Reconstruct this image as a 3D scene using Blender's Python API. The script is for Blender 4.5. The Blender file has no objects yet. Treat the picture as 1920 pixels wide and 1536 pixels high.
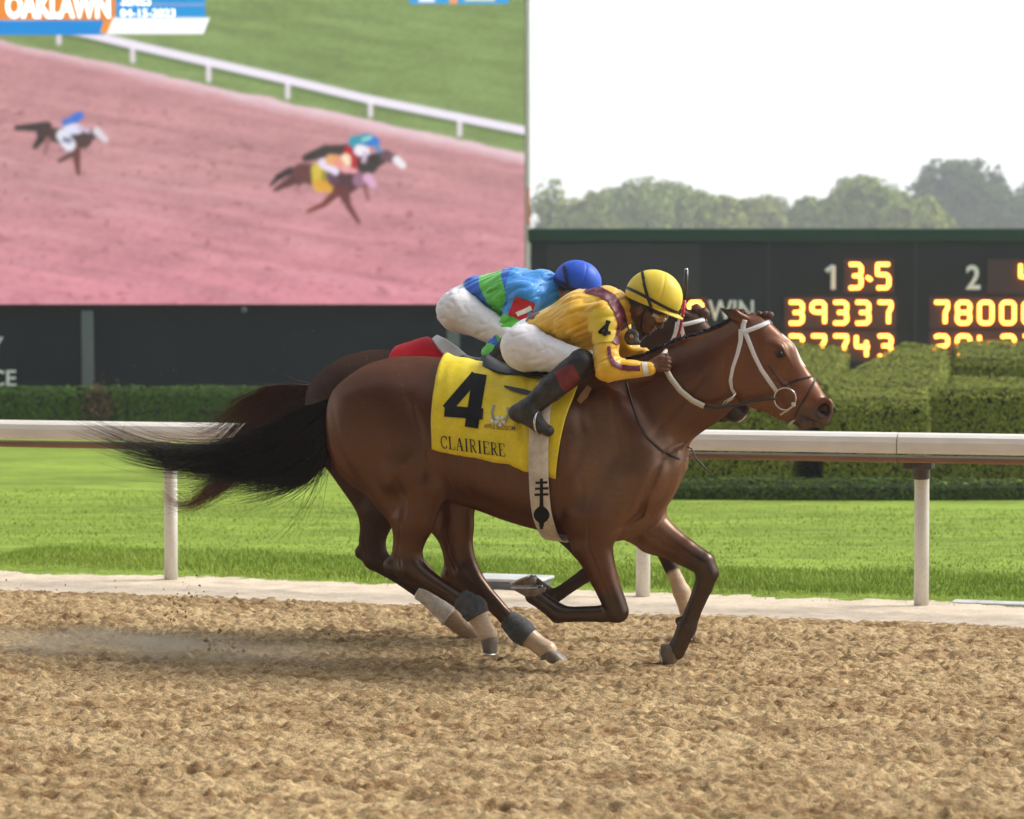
import bpy, bmesh, math, random
import numpy as np
from mathutils import Vector, Matrix
from mathutils.bvhtree import BVHTree

# ------------------------------------------------------------------ camera, sky, sun, exposure
S = bpy.context.scene
COL = S.collection
FPX = 4800.0                      # focal length in pixels of the 1920 x 1536 photograph
PITCH = math.atan(175.0 / FPX)    # horizon lies 175 px above the middle
EYE = np.array((0.0, -13.15, 1.8))

cam = bpy.data.cameras.new('camera'); camo = bpy.data.objects.new('camera', cam); COL.objects.link(camo)
cam.sensor_width = 36.0; cam.lens = 36.0 * FPX / 1920.0
cam.clip_start = 0.1; cam.clip_end = 6000.0
camo.location = EYE; camo.rotation_euler = (math.pi / 2 - PITCH, 0, 0)
cam.dof.use_dof = True; cam.dof.focus_distance = 12.95; cam.dof.aperture_fstop = 3.2
S.camera = camo

SUN_EL, SUN_AZ = math.radians(44), math.radians(78)    # azimuth from +Y (away from the camera) towards +X (right)
w = bpy.data.worlds.new('World'); S.world = w; w.use_nodes = True
nt = w.node_tree; nt.nodes.clear()
sky = nt.nodes.new('ShaderNodeTexSky'); sky.sky_type = 'NISHITA'; sky.sun_disc = False
sky.sun_elevation = SUN_EL; sky.sun_rotation = SUN_AZ; sky.air_density = 1.0; sky.dust_density = 1.2; sky.ozone_density = 1.0
hsv = nt.nodes.new('ShaderNodeHueSaturation'); hsv.inputs['Saturation'].default_value = 0.22
bg = nt.nodes.new('ShaderNodeBackground'); bg.inputs['Strength'].default_value = 0.12
wo = nt.nodes.new('ShaderNodeOutputWorld')
nt.links.new(sky.outputs[0], hsv.inputs['Color']); nt.links.new(hsv.outputs[0], bg.inputs[0]); nt.links.new(bg.outputs[0], wo.inputs[0])

sun = bpy.data.lights.new('sun', 'SUN'); suno = bpy.data.objects.new('sun', sun); COL.objects.link(suno)
sun.energy = 1.5; sun.angle = math.radians(20); sun.color = (1.0, 0.96, 0.9)
sd = Vector((math.cos(SUN_EL) * math.sin(SUN_AZ), math.cos(SUN_EL) * math.cos(SUN_AZ), math.sin(SUN_EL)))
suno.rotation_euler = sd.to_track_quat('Z', 'Y').to_euler(); suno.location = (0, 0, 30)

vs = S.view_settings; vs.view_transform = 'Standard'; vs.look = 'None'; vs.gamma = 1.0; vs.use_curve_mapping = False
vs.exposure = 1.15
S.cycles.use_denoising = True; S.cycles.use_adaptive_sampling = True; S.cycles.adaptive_threshold = 0.025
S.cycles.max_bounces = 4; S.cycles.diffuse_bounces = 2; S.cycles.glossy_bounces = 2; S.cycles.transmission_bounces = 2; S.cycles.volume_bounces = 0; S.cycles.transparent_max_bounces = 8

rng = np.random.default_rng(7); random.seed(7)

# ------------------------------------------------------------------ helpers
def ray(px, py):
    x = (px - 960.0) / FPX; y = (768.0 - py) / FPX
    c, s = math.cos(PITCH), math.sin(PITCH)
    return np.array((x, c + y * s, -s + y * c))

def at_depth(px, py, Y):
    d = ray(px, py); return EYE + d * ((Y - EYE[1]) / d[1])

def on_ground(px, py, z=0.0):
    d = ray(px, py); return EYE + d * ((z - EYE[2]) / d[2])

def link(o, parent=None):
    COL.objects.link(o)
    if parent is not None: o.parent = parent
    return o

def tag(o, label=None, cat=None, group=None, kind=None):
    if label: o['label'] = label
    if cat: o['category'] = cat
    if group: o['group'] = group
    if kind: o['kind'] = kind
    return o

def empty(name, loc=(0, 0, 0), rz=0.0, parent=None):
    o = bpy.data.objects.new(name, None); o.location = loc; o.rotation_euler = (0, 0, rz); o.empty_display_size = 0.2
    return link(o, parent)

def mesh_obj(name, verts, faces, mat=None, parent=None, smooth=False, col=None):
    me = bpy.data.meshes.new(name)
    verts = np.asarray(verts, dtype=np.float64).reshape(-1, 3)
    if isinstance(faces, np.ndarray):
        k = faces.shape[1]; nf = len(faces)
        me.vertices.add(len(verts)); me.vertices.foreach_set('co', verts.ravel().astype(np.float32))
        me.loops.add(nf * k); me.loops.foreach_set('vertex_index', faces.ravel().astype(np.int32))
        me.polygons.add(nf); me.polygons.foreach_set('loop_start', np.arange(0, nf * k, k, dtype=np.int32))
        try: me.polygons.foreach_set('loop_total', np.full(nf, k, dtype=np.int32))
        except Exception: pass
        me.update(calc_edges=True)
    else:
        me.from_pydata([tuple(v) for v in verts], [], [tuple(f) for f in faces]); me.update()
    me.validate()
    if smooth: me.polygons.foreach_set('use_smooth', np.ones(len(me.polygons), dtype=bool))
    if col is not None:
        a = me.color_attributes.new('col', 'FLOAT_COLOR', 'POINT')
        c4 = np.ones((len(verts), 4), dtype=np.float32); c4[:, :3] = col
        a.data.foreach_set('color', c4.ravel())
    if mat is not None: me.materials.append(mat)
    o = bpy.data.objects.new(name, me)
    return link(o, parent)

class MB:
    """collects boxes, tubes and sheets into one mesh"""
    def __init__(s): s.v = []; s.f = []
    def add(s, v, f):
        b = len(s.v); s.v += [tuple(map(float, p)) for p in v]; s.f += [tuple(i + b for i in q) for q in f]
    def box(s, lo, hi):
        x0, y0, z0 = lo; x1, y1, z1 = hi
        s.add([(x0,y0,z0),(x1,y0,z0),(x1,y1,z0),(x0,y1,z0),(x0,y0,z1),(x1,y0,z1),(x1,y1,z1),(x0,y1,z1)],
              [(0,3,2,1),(4,5,6,7),(0,1,5,4),(1,2,6,5),(2,3,7,6),(3,0,4,7)])
    def tube(s, pts, rad, n=8, cap=True, flat=None):
        """tube along pts; rad a number or list; flat=(wide vector, factor) squashes"""
        P = [Vector(p) for p in pts]; m = len(P)
        R = [rad] * m if np.isscalar(rad) else list(rad)
        V = []; prev = None
        for i in range(m):
            t = (P[min(i + 1, m - 1)] - P[max(i - 1, 0)])
            if t.length < 1e-9: t = Vector((0, 0, 1))
            t.normalize()
            if prev is None:
                a = Vector((0, 0, 1)) if abs(t.z) < 0.9 else Vector((1, 0, 0))
                n1 = t.cross(a).normalized()
            else:
                n1 = (prev - t * prev.dot(t)); n1 = n1.normalized() if n1.length > 1e-6 else t.orthogonal().normalized()
            prev = n1; n2 = t.cross(n1)
            for k in range(n):
                an = 2 * math.pi * k / n
                V.append(P[i] + (n1 * math.cos(an) + n2 * math.sin(an)) * R[i])
        F = []
        for i in range(m - 1):
            for k in range(n):
                k2 = (k + 1) % n
                F.append((i*n+k, i*n+k2, (i+1)*n+k2, (i+1)*n+k))
        if cap:
            F.append(tuple(range(n - 1, -1, -1))); F.append(tuple((m-1)*n + k for k in range(n)))
        s.add(V, F)
    def build(s, name, mat, parent=None, smooth=False):
        return mesh_obj(name, s.v, s.f, mat, parent, smooth)

def bevel_obj(o, w=0.01, seg=2):
    b = bmesh.new(); b.from_mesh(o.data)
    bmesh.ops.bevel(b, geom=list(b.edges), offset=w, segments=seg, affect='EDGES', profile=0.5)
    b.to_mesh(o.data); b.free(); return o

def grid_faces(nu, nv, wrap_u=False):
    i = np.arange(nu if wrap_u else nu - 1); j = np.arange(nv - 1)
    I, J = np.meshgrid(i, j, indexing='ij'); I2 = (I + 1) % nu
    return np.stack([I*nv+J, I2*nv+J, I2*nv+J+1, I*nv+J+1], -1).reshape(-1, 4)

# ---- value noise
def hashn(ix, iy, iz, seed=0):
    h = (ix.astype(np.int64) * 374761393 + iy.astype(np.int64) * 668265263 + iz.astype(np.int64) * 2147483647 + seed * 1274126177) & 0xFFFFFFFF
    h = ((h ^ (h >> 13)) * 1274126177) & 0xFFFFFFFF
    return ((h ^ (h >> 16)) & 0xFFFF).astype(np.float64) / 65535.0

def vnoise(x, y, z=None, seed=0):
    if z is None: z = np.zeros_like(x)
    xi, yi, zi = np.floor(x), np.floor(y), np.floor(z)
    fx, fy, fz = x - xi, y - yi, z - zi
    fx, fy, fz = [t * t * (3 - 2 * t) for t in (fx, fy, fz)]
    r = 0
    for dx in (0, 1):
        for dy in (0, 1):
            for dz in (0, 1):
                wgt = (fx if dx else 1 - fx) * (fy if dy else 1 - fy) * (fz if dz else 1 - fz)
                r = r + wgt * hashn(xi + dx, yi + dy, zi + dz, seed)
    return r

def fbm(x, y, z=None, octv=4, seed=0, gain=0.5, lac=2.03):
    a, t, n = 1.0, 0, 0
    for o in range(octv):
        t = t + a * vnoise(x, y, z, seed + o * 17); n += a
        x = x * lac; y = y * lac; z = None if z is None else z * lac
        a *= gain
    return t / n

# ---- materials
def mat(name, color=(0.5, 0.5, 0.5), rough=0.6, metal=0.0, emit=None, estr=1.0, spec=0.5, noise=None, bump=None, attr=None, sheen=0.0, coat=0.0, trans=None):
    """noise=(scale, amount, stretch xyz) varies the colour; bump=(scale, strength, distance); attr = colour attribute"""
    m = bpy.data.materials.new(name); m.use_nodes = True
    n = m.node_tree.nodes; l = m.node_tree.links; n.clear()
    out = n.new('ShaderNodeOutputMaterial')
    b = n.new('ShaderNodeBsdfPrincipled'); l.new(b.outputs[0], out.inputs[0])
    b.inputs['Roughness'].default_value = rough; b.inputs['Metallic'].default_value = metal
    b.inputs['Specular IOR Level'].default_value = spec
    b.inputs['Base Color'].default_value = (*color, 1)
    if sheen: b.inputs['Sheen Weight'].default_value = sheen; b.inputs['Sheen Roughness'].default_value = 0.5
    if coat: b.inputs['Coat Weight'].default_value = coat; b.inputs['Coat Roughness'].default_value = 0.15
    if emit is not None:
        b.inputs['Emission Color'].default_value = (*emit, 1); b.inputs['Emission Strength'].default_value = estr
    src = None
    if attr:
        a = n.new('ShaderNodeAttribute'); a.attribute_name = attr; src = a.outputs['Color']
    tc = None
    def coords(st):
        nonlocal tc
        if tc is None: tc = n.new('ShaderNodeTexCoord')
        mp = n.new('ShaderNodeMapping'); mp.inputs['Scale'].default_value = st
        l.new(tc.outputs['Object'], mp.inputs[0]); return mp.outputs[0]
    if noise:
        for nz in (noise if isinstance(noise[0], (tuple, list)) else [noise]):
            sc, am, st = nz
            t = n.new('ShaderNodeTexNoise'); t.inputs['Scale'].default_value = sc; t.inputs['Detail'].default_value = 5; t.inputs['Roughness'].default_value = 0.6
            l.new(coords(st), t.inputs['Vector'])
            mr = n.new('ShaderNodeMapRange'); mr.inputs[1].default_value = 0.3; mr.inputs[2].default_value = 0.7
            mr.inputs[3].default_value = 1 - am; mr.inputs[4].default_value = 1 + am
            l.new(t.outputs['Fac'], mr.inputs[0])
            mx = n.new('ShaderNodeMix'); mx.data_type = 'RGBA'; mx.blend_type = 'MULTIPLY'; mx.inputs[0].default_value = 1
            if src is not None: l.new(src, mx.inputs[6])
            else: mx.inputs[6].default_value = (*color, 1)
            l.new(mr.outputs[0], mx.inputs[7]); src = mx.outputs[2]
    if src is not None:
        l.new(src, b.inputs['Base Color'])
        if emit == 'attr': l.new(src, b.inputs['Emission Color'])
    if bump:
        last = None
        for bp in (bump if isinstance(bump[0], (tuple, list)) else [bump]):
            sc, st, ds = bp[:3]; stx = bp[3] if len(bp) > 3 else (1, 1, 1)
            t = n.new('ShaderNodeTexNoise'); t.inputs['Scale'].default_value = sc; t.inputs['Detail'].default_value = 4
            l.new(coords(stx), t.inputs['Vector'])
            bu = n.new('ShaderNodeBump'); bu.inputs['Strength'].default_value = st; bu.inputs['Distance'].default_value = ds
            l.new(t.outputs['Fac'], bu.inputs['Height'])
            if last is not None: l.new(last, bu.inputs['Normal'])
            last = bu.outputs[0]
        l.new(last, b.inputs['Normal'])
    if trans:
        b.inputs['Transmission Weight'].default_value = trans
    return m
# ------------------------------------------------------------------ the setting
PS = math.radians(18.0)
TU = np.array((math.cos(PS), -math.sin(PS), 0.0)); TN = np.array((math.sin(PS), math.cos(PS), 0.0)); TO = np.array((0.12, 0.0, 0.0))
def TW(a, b, z=0.0): return TO + TU * a + TN * b + np.array((0, 0, z))      # along the rail, across the track
def TWv(a, b, z): return TO + np.multiply.outer(a, TU) + np.multiply.outer(b, TN) + np.multiply.outer(z, np.array((0, 0, 1.0)))

M_dirt = mat('track_dirt', (0.46,0.325,0.155), 0.95, spec=0.1, attr='col', noise=[(1.6,.12,(.5,1,1)), (45,.3,(1,1,1)), (130,.3,(1,1,1))], bump=[(110,.9,.010), (320,.7,.004)])
M_sand = mat('pale_sand', (0.66,0.55,0.42), 0.95, spec=0.1, noise=[(5,.16,(1,1,1)),(60,.12,(1,1,1))], bump=[(120,.6,.006)])
M_field = mat('far_ground', (0.10,0.13,0.04), 0.95, noise=(1.5,.3,(1,1,1)))
M_lawn = mat('lawn_soil_and_sward', (0.24,0.335,0.050), 0.9, spec=0.1, noise=[(.55,.25,(.25,1,1)),(3,.24,(.4,1,1)),(14,.2,(.5,1,1)),(60,.35,(1,1,1))], bump=(60,.8,.03))
M_grass = mat('grass_blades', rough=0.7, spec=0.12, attr='col')

g0 = mesh_obj('ground', [(-3000,-3000,-.06),(3000,-3000,-.06),(3000,3000,-.06),(-3000,3000,-.06)], [(0,1,2,3)], M_field); tag(g0, kind='structure')

# dirt: a rough, harrowed and trampled surface
na, nb_ = 1060, 520
aa = np.linspace(-5.6, 4.6, na); bb = np.linspace(-5.6, 2.42, nb_)
AA, BB = np.meshgrid(aa, bb, indexing='ij')
wx = AA + .05 * (vnoise(AA * 7, BB * 7, seed=91) - .5); wy = BB + .05 * (vnoise(AA * 7, BB * 7, seed=92) - .5)
def billow(fx, fy, sd): return np.abs(vnoise(wx * fx, wy * fy, seed=sd) * 2 - 1)
H = .020 * (fbm(wx * 1.7, wy * 2.2, octv=3, seed=1) - .5) + .012 * (billow(8, 15, 2) - .4) + .020 * (vnoise(wx * 20, wy * 34, seed=3) - .5) + .028 * (vnoise(wx * 33, wy * 46, seed=4) - .5) + .012 * (vnoise(wx * 50, wy * 56, seed=5) - .5)
lump = np.maximum(0, vnoise(wx * 24, wy * 33, seed=6) - .68); H += lump * .06
rp = np.random.default_rng(5)
for _ in range(110):                                                   # hoof prints
    a0, b0 = rp.uniform(-5.5, 4.5), rp.uniform(-5.5, 1.9); r2 = ((AA - a0) / .085) ** 2 + ((BB - b0) / .06) ** 2
    H += -.030 * np.exp(-r2 ** 1.6) + .012 * np.exp(-((np.sqrt(r2) - 1.5) / .35) ** 2)
edge = np.clip((2.42 - BB) / .25, 0, 1); H = H * (.35 + .65 * edge) + .004
P = TWv(AA, BB, H).reshape(-1, 3)
damp = .62 * np.clip((fbm(wx * 16, wy * 30, octv=3, seed=61, gain=.6) - .42) * 4.0, 0, 1) + .38 * np.clip((fbm(wx * 1.6, wy * 7, octv=4, seed=62) - .40) * 4, 0, 1)   # damp and dry crumbs
DC = (np.array((.53,.385,.205)) * (1 - damp)[..., None] + np.array((.25,.148,.066)) * damp[..., None]).reshape(-1, 3)
dirt = mesh_obj('dirt_track', P, grid_faces(na, nb_), M_dirt, None, True, DC); tag(dirt, kind='structure')
mb = MB()
for (a0, a1, b0, b1) in ((-400,-5.5,-30,2.4),(4.5,400,-30,2.4),(-5.6,4.6,-30,-5.5)):
    mb.add([TW(a0,b0,-.012),TW(a1,b0,-.012),TW(a1,b1,-.012),TW(a0,b1,-.012)], [(0,1,2,3)])
M_dirt2 = mat('track_dirt_far', (0.35,0.235,0.11), 0.95, spec=0.1, noise=[(1.6,.12,(.5,1,1)), (25,.4,(1,1,1))], bump=(40,.8,.02))
do = mb.build('dirt_track_apron', M_dirt2); tag(do, kind='structure')

# pale sand strip below the rail
na, nb_ = 420, 46
aa = np.linspace(-12, 12, na); bb = np.linspace(2.24, 3.62, nb_); AA, BB = np.meshgrid(aa, bb, indexing='ij')
bump = np.clip((BB - 2.24) / .12, 0, 1)
Hs = -.02 + bump * .03 + .018 * (fbm(AA * 3, BB * 6, octv=4, seed=21) - .5) + .012 * (vnoise(AA * 22, BB * 30, seed=22) - .5)
so = mesh_obj('sand_strip', TWv(AA, BB + .06 * (fbm(AA*1.3, AA*0, octv=3, seed=23) - .5), Hs).reshape(-1, 3), grid_faces(na, nb_), M_sand, None, True); tag(so, kind='structure')

# lawn
na, nb_ = 160, 90
aa = np.linspace(-45, 40, na); bb = np.concatenate([np.linspace(3.30, 5, 30), np.linspace(5.1, 60, 60)]); AA, BB = np.meshgrid(aa, bb, indexing='ij')
Hl = np.clip((BB - 3.30) / .35, 0, 1) * .035 - .005 + .02 * (fbm(AA * .8, BB * .8, octv=3, seed=31) - .5)
lw = mesh_obj('lawn', TWv(AA, BB, Hl).reshape(-1, 3), grid_faces(na, nb_), M_lawn, None, True); tag(lw, kind='structure')

def blades(n, a0, a1, b0, b1, hmin, hmax, wid, seed, dens=None):
    rg = np.random.default_rng(seed); a = rg.uniform(a0, a1, n); b = b0 + (b1 - b0) * rg.uniform(0, 1, n) ** 1.3
    if dens is not None:
        k = rg.uniform(0, 1, n) < dens(a, b); a, b = a[k], b[k]; n = len(a)
    base = TWv(a, b, np.clip((b - 3.30) / .35, 0, 1) * .035 - .008)
    h = rg.uniform(hmin, hmax, n) * (.6 + .8 * fbm(a * 2.2, b * 2.2, octv=2, seed=41)); an = rg.uniform(0, 6.283, n); ln = rg.uniform(.2, .9, n) * h; la = rg.uniform(0, 6.283, n)
    wv = np.stack((np.cos(an), np.sin(an), 0 * an), 1) * (wid * rg.uniform(.6, 1.2, n))[:, None]
    tip = base + np.stack((np.cos(la) * ln, np.sin(la) * ln, h), 1); midp = base * .5 + tip * .5 + np.array((0, 0, .12)) * h[:, None]
    V = np.stack((base - wv, base + wv, midp + wv * .7, midp - wv * .7, tip + wv * .1, tip - wv * .1), 1).reshape(-1, 3)
    i = np.arange(n)[:, None] * 6; F = np.concatenate((i + np.array([[0,1,2,3]]), i + np.array([[3,2,4,5]])))
    t = np.clip(.5 + rg.normal(0, .13, n) + (fbm(a * .7, b * 1.8, octv=3, seed=42) - .5) * 1.6, 0, 1)[:, None]
    c = np.array((.20,.315,.034)) * (1 - t) + np.array((.36,.45,.075)) * t
    dry = (rg.uniform(0, 1, n) < .05)[:, None]; c = np.where(dry, np.array((.30,.26,.10)), c)
    return V, F, np.repeat(c, 6, 0)
Vs, Fs, Cs = [], [], []; off = 0
for args in ((80000, -5.5, 5.0, 3.32, 5.0, .015, .05, .0024, 51, lambda a, b: np.clip((b - 3.36 - .28 * fbm(a * 1.1, a * 0, octv=3, seed=44)) / .22, 0.02, 1)),
             (40000, -9, 8, 5.0, 11, .012, .03, .004, 52, None)):
    v, f, c = blades(*args); Vs.append(v); Fs.append(f + off); Cs.append(c); off += len(v)
go = mesh_obj('grass', np.concatenate(Vs), np.concatenate(Fs), M_grass, None, False, np.concatenate(Cs))
tag(go, 'bright green mown grass blades of the infield lawn behind the rail', 'grass', kind='stuff')

# ------------------------------------------------------------------ rail
M_rail = mat('white_rail_cover', (0.76,0.70,0.61), 0.35, noise=[(3,.06,(1,1,1)),(30,.05,(.2,1,1))], bump=(14,.08,.01))
M_railb = mat('shade_brown_rail_underside', (0.24,0.13,0.06), 0.6, noise=(12,.25,(.15,1,1)))  # shade and reflection under the cover, put into the beam's colour as brown
M_post = mat('white_rail_post', (0.70,0.67,0.61), 0.4, noise=[(6,.12,(1,1,.4)),(60,.08,(1,1,1))])
M_clamp = mat('dark_rail_clamp', (0.07,0.055,0.045), 0.6, noise=(20,.3,(1,1,1)))
rail = empty('running_rail', TW(0, 3.12)); rail.rotation_euler = (0, 0, -PS)
tag(rail, 'long white running rail with rounded cover on slim posts beside the track', 'rail')
prof = [(-.100,.962),(-.108,.985),(-.105,1.03),(-.090,1.062),(-.055,1.080),(.0,1.086),(.07,1.084),(.12,1.075),(.135,1.05),(.12,1.045),(.0,1.050),(-.07,1.045),(-.088,1.02),(-.094,.985),(-.092,.962)]
def sweep(name, prof, a0, a1, m, parent, n=2):
    k = len(prof); V = []
    for i in range(n):
        a = a0 + (a1 - a0) * i / (n - 1); V += [(a, b, z) for b, z in prof]
    F = [tuple(q) for i in range(n-1) for q in [((i*k+j), (i*k+(j+1)%k), ((i+1)*k+(j+1)%k), ((i+1)*k+j)) for j in range(k)]]
    F += [tuple(range(k-1, -1, -1)), tuple((n-1)*k + j for j in range(k))]
    o = mesh_obj(name, V, F, m, parent, False); return o
joints = [-36.3, -30.8, -25.3, -19.8, -14.3, -8.85, -3.86, 1.36, 6.9, 12.4, 17.9, 23.4]
for j0, j1 in zip(joints[:-1], joints[1:]):
    c = sweep('rail_section', prof, j0 + .004, j1 - .004, M_rail, rail)
    sweep('support_beam', [(-.075,.905),(-.08,.915),(-.078,.938),(.03,.946),(.034,.91),(.02,.900)], j0 + .002, j1 - .002, M_railb, c)
for a in (-35.8,-32.2,-28.6,-25,-21.4,-17.8,-14.2,-10.6,-7.0,-3.62,-0.30,1.48,5.1,8.7,12.3,15.9,19.5):
    mb = MB(); mb.tube([(a,.13,-.05),(a,.13,.5),(a,.125,.80),(a,.10,.90),(a,.05,.935)], [.046,.046,.046,.045,.042], 20)
    p = mb.build('post', M_post, rail, True)
    mb = MB(); mb.box((a-.085,-.06,.865),(a+.085,.08,.905)); mb.tube([(a,.10,.80),(a,.09,.87)], [.052,.056], 16)
    bevel_obj(mb.build('clamp', M_clamp, p), .004, 1)

# low covers set in the sand and lawn edge
M_slab = mat('pale_concrete', (0.52,0.52,0.50), 0.8, noise=(8,.15,(1,1,1)), bump=(60,.3,.004))
M_slabs = mat('grey_box_side', (0.16,0.165,0.17), 0.7, noise=(8,.2,(1,1,1)))
c0 = on_ground(945, 1106)
bx = empty('drain_box', c0, -PS); tag(bx, 'low grey drain box with pale lid at the lawn edge behind the horses', 'drain box')
mb = MB(); mb.box((-.20,-.10,-.03),(.26,.22,.062)); bevel_obj(mb.build('side_wall', M_slabs, bx), .008)
mb = MB(); mb.box((-.215,-.11,.0625),(.275,.24,.082)); bevel_obj(mb.build('lid', M_slab, bx), .006)
c1 = on_ground(1885, 1134)
mb = MB(); mb.box((-.32,-.14,-.03),(.9,.16,.022)); sl = bevel_obj(mb.build('paving_slab', M_slab), .008); sl.location = c1; sl.rotation_euler = (0,0,-PS)
tag(sl, 'flat pale concrete slab in the grass at the right of the rail posts', 'slab')

# ------------------------------------------------------------------ hedges
M_leafh = mat('hedge_leaves', rough=0.8, spec=0.08, attr='col')
M_hcore = mat('hedge_inner_twigs', (0.018,0.026,0.010), 0.9, noise=(12,.4,(1,1,1)), bump=(20,.8,.05))
def leaf_quads(P, N, size, rg, col0, col1, tilt=.9):
    n = len(P); d = N + rg.normal(0, tilt, (n, 3)); d /= np.linalg.norm(d, axis=1, keepdims=True)
    r = rg.normal(0, 1, (n, 3)); t = np.cross(d, r); t /= np.maximum(np.linalg.norm(t, axis=1, keepdims=True), 1e-9); b = np.cross(d, t)
    s = (size * rg.uniform(.55, 1.3, n))[:, None]
    V = np.stack((P - t * s, P - b * s * .5 , P + t * s, P + b * s * .5), 1).reshape(-1, 3)
    F = (np.arange(n)[:, None] * 4 + np.array([[0,1,2,3]]))
    k = np.clip(rg.normal(.5, .28, n), 0, 1)[:, None]
    return V, F, np.repeat(np.array(col0) * (1 - k) + np.array(col1) * k, 4, 0)

def tri_samples(tris, dens, rg):
    T = np.array(tris); e1, e2 = T[:,1]-T[:,0], T[:,2]-T[:,0]; nr = np.cross(e1, e2); ar = np.linalg.norm(nr, axis=1) / 2
    n = int(ar.sum() * dens); i = rg.choice(len(T), n, p=ar / ar.sum()); u, v = rg.uniform(0,1,n), rg.uniform(0,1,n); fl = u + v > 1; u[fl], v[fl] = 1-u[fl], 1-v[fl]
    return T[i,0] + e1[i]*u[:,None] + e2[i]*v[:,None], (nr / (2*ar[:,None]))[i]

def hedge(name, label, poly, ztop, dens=1500, size=.035, seed=0, cols=((.020,.045,.010),(.085,.125,.024)), group=None, rough=.022, cat='hedge'):
    """a clipped hedge: outline poly (x, y) counter-clockwise seen from above, ztop(x, y) the shorn top"""
    rg = np.random.default_rng(seed); poly = [np.array(p) for p in poly]; n = len(poly)
    if sum(poly[i][0]*poly[(i+1)%n][1] - poly[(i+1)%n][0]*poly[i][1] for i in range(n)) < 0: poly = poly[::-1]
    c = sum(poly) / n; root = empty(name, (c[0], c[1], 0)); tag(root, label, cat, group)
    T3 = [np.array((p[0]-c[0], p[1]-c[1], ztop(*p))) for p in poly]; B3 = [np.array((p[0]-c[0], p[1]-c[1], 0)) for p in poly]
    S3 = [p - np.array((0, 0, min(.10, p[2]*.3))) for p in T3]; nv = []
    for i in range(n):                                                   # rounded shoulders: the top is drawn in
        e0 = T3[i] - T3[i-1]; e1 = T3[(i+1)%n] - T3[i]; q = np.array((-e0[1], e0[0], 0)) / max(np.hypot(e0[0], e0[1]), 1e-6) + np.array((-e1[1], e1[0], 0)) / max(np.hypot(e1[0], e1[1]), 1e-6); nv.append(q / max(np.linalg.norm(q), 1e-6))
    T3 = [p + q * min(.09, p[2]*.3) for p, q in zip(T3, nv)]
    tris = []
    for i in range(n):
        j = (i+1) % n; tris += [(B3[i], B3[j], S3[j]), (B3[i], S3[j], S3[i]), (S3[i], S3[j], T3[j]), (S3[i], T3[j], T3[i])]
    bm = bmesh.new(); vs_ = [bm.verts.new(p) for p in T3]; f = bm.faces.new(vs_); r = bmesh.ops.triangulate(bm, faces=[f])
    for q in r['faces']: tris.append(tuple(np.array(v.co) for v in q.verts))
    bm.free()
    P, N = tri_samples(tris, dens, rg)
    P = P + N * rg.normal(0, .5, len(P))[:, None] * rough + N * (.06 * (fbm(P[:,0]*2.2, P[:,1]*2.2, P[:,2]*2.2, octv=3, seed=seed+3) - .5))[:, None]
    V, F, C = leaf_quads(P, N, size, rg, *cols, tilt=.17)
    mesh_obj('foliage', V, F, M_leafh, root, False, C)
    s = .965; cb = MB(); k = len(T3)
    cb.add([p * np.array((1, 1, 0)) + np.array((0, 0, 0)) for p in B3] + [p - np.array((0, 0, .05)) for p in T3], [])
    tv = [np.array(B3[i]) * s for i in range(n)] + [np.array((T3[i][0]*s, T3[i][1]*s, T3[i][2]-.05)) for i in range(n)]
    mesh_obj('inner_mass', tv, [tuple(range(n-1,-1,-1)), tuple(range(n, 2*n))] + [(i, (i+1)%n, n+(i+1)%n, n+i) for i in range(n)], M_hcore, root)
    return root

def slope_z(x, y): return .94 + (y - 14.0) * .088
def on_slope(px, py):
    d = ray(px, py); # z = .94 + (y-14)*.088
    t = (.94 + (EYE[1]-14.0)*.088 - EYE[2]) / (d[2] - .088*d[1]); p = EYE + d*t; return (p[0], p[1])
GH = 'clipped display hedges on the infield slope'
HC = ((.09,.12,.016),(.30,.32,.055))
hedge('display_hedge', 'clipped hedge block behind the bay horse\'s face, left of the gap', [on_slope(*p) for p in ((1190,752),(1480,752),(1580,690),(1592,652),(1500,642),(1180,642))], slope_z, 3200, .023, 61, HC, GH)
hedge('display_hedge', 'broad clipped hedge with sloping top right of the bay horse\'s muzzle', [on_slope(*p) for p in ((1545,750),(1738,750),(1744,727),(1776,705),(1780,652),(1694,642),(1624,674),(1537,720))], slope_z, 3200, .023, 62, HC, GH)
hedge('display_hedge', 'low clipped hedge bar across the front at the right edge', [on_slope(*p) for p in ((1748,730),(2080,730),(2080,707),(1780,706))], slope_z, 3200, .023, 63, HC, GH)
hedge('display_hedge', 'clipped hedge bar at the back below the amber totals at right', [on_slope(*p) for p in ((1784,672),(2090,674),(2090,641),(1786,641))], slope_z, 2800, .024, 64, HC, GH)
hedge('border_hedge', 'ankle-high border hedge along the far edge of the lawn at right', [(0.6,11.45),(9,11.30),(9,11.95),(0.6,12.1)], lambda x, y: .20, 2200, .022, 65, ((.022,.050,.010),(.10,.15,.03)))
hedge('boundary_hedge', 'long dark flat-topped hedge below the video board at left', [(-16,25.6),(3.4,25.4),(3.4,26.6),(-16,26.8)], lambda x, y: .70, 1200, .038, 66, ((.022,.06,.012),(.09,.15,.028)))
# bare brown patch is a dead shrub in the hedge
rg = np.random.default_rng(3); q = at_depth(184, 762, 25.45); P = q + rg.normal(0, 1, (420,3)) * np.array((.11,.05,.17))
v, f, c = leaf_quads(P, np.repeat([[0,-1.,0]], 420, 0), .04, rg, (.07,.05,.03), (.14,.10,.06)); c0 = np.array((q[0], q[1], 0))
ds = mesh_obj('dead_shrub', v - c0, f, M_leafh, None, False, c); ds.location = c0; tag(ds, 'small dead brown shrub in the dark hedge at far left', 'shrub')

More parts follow.
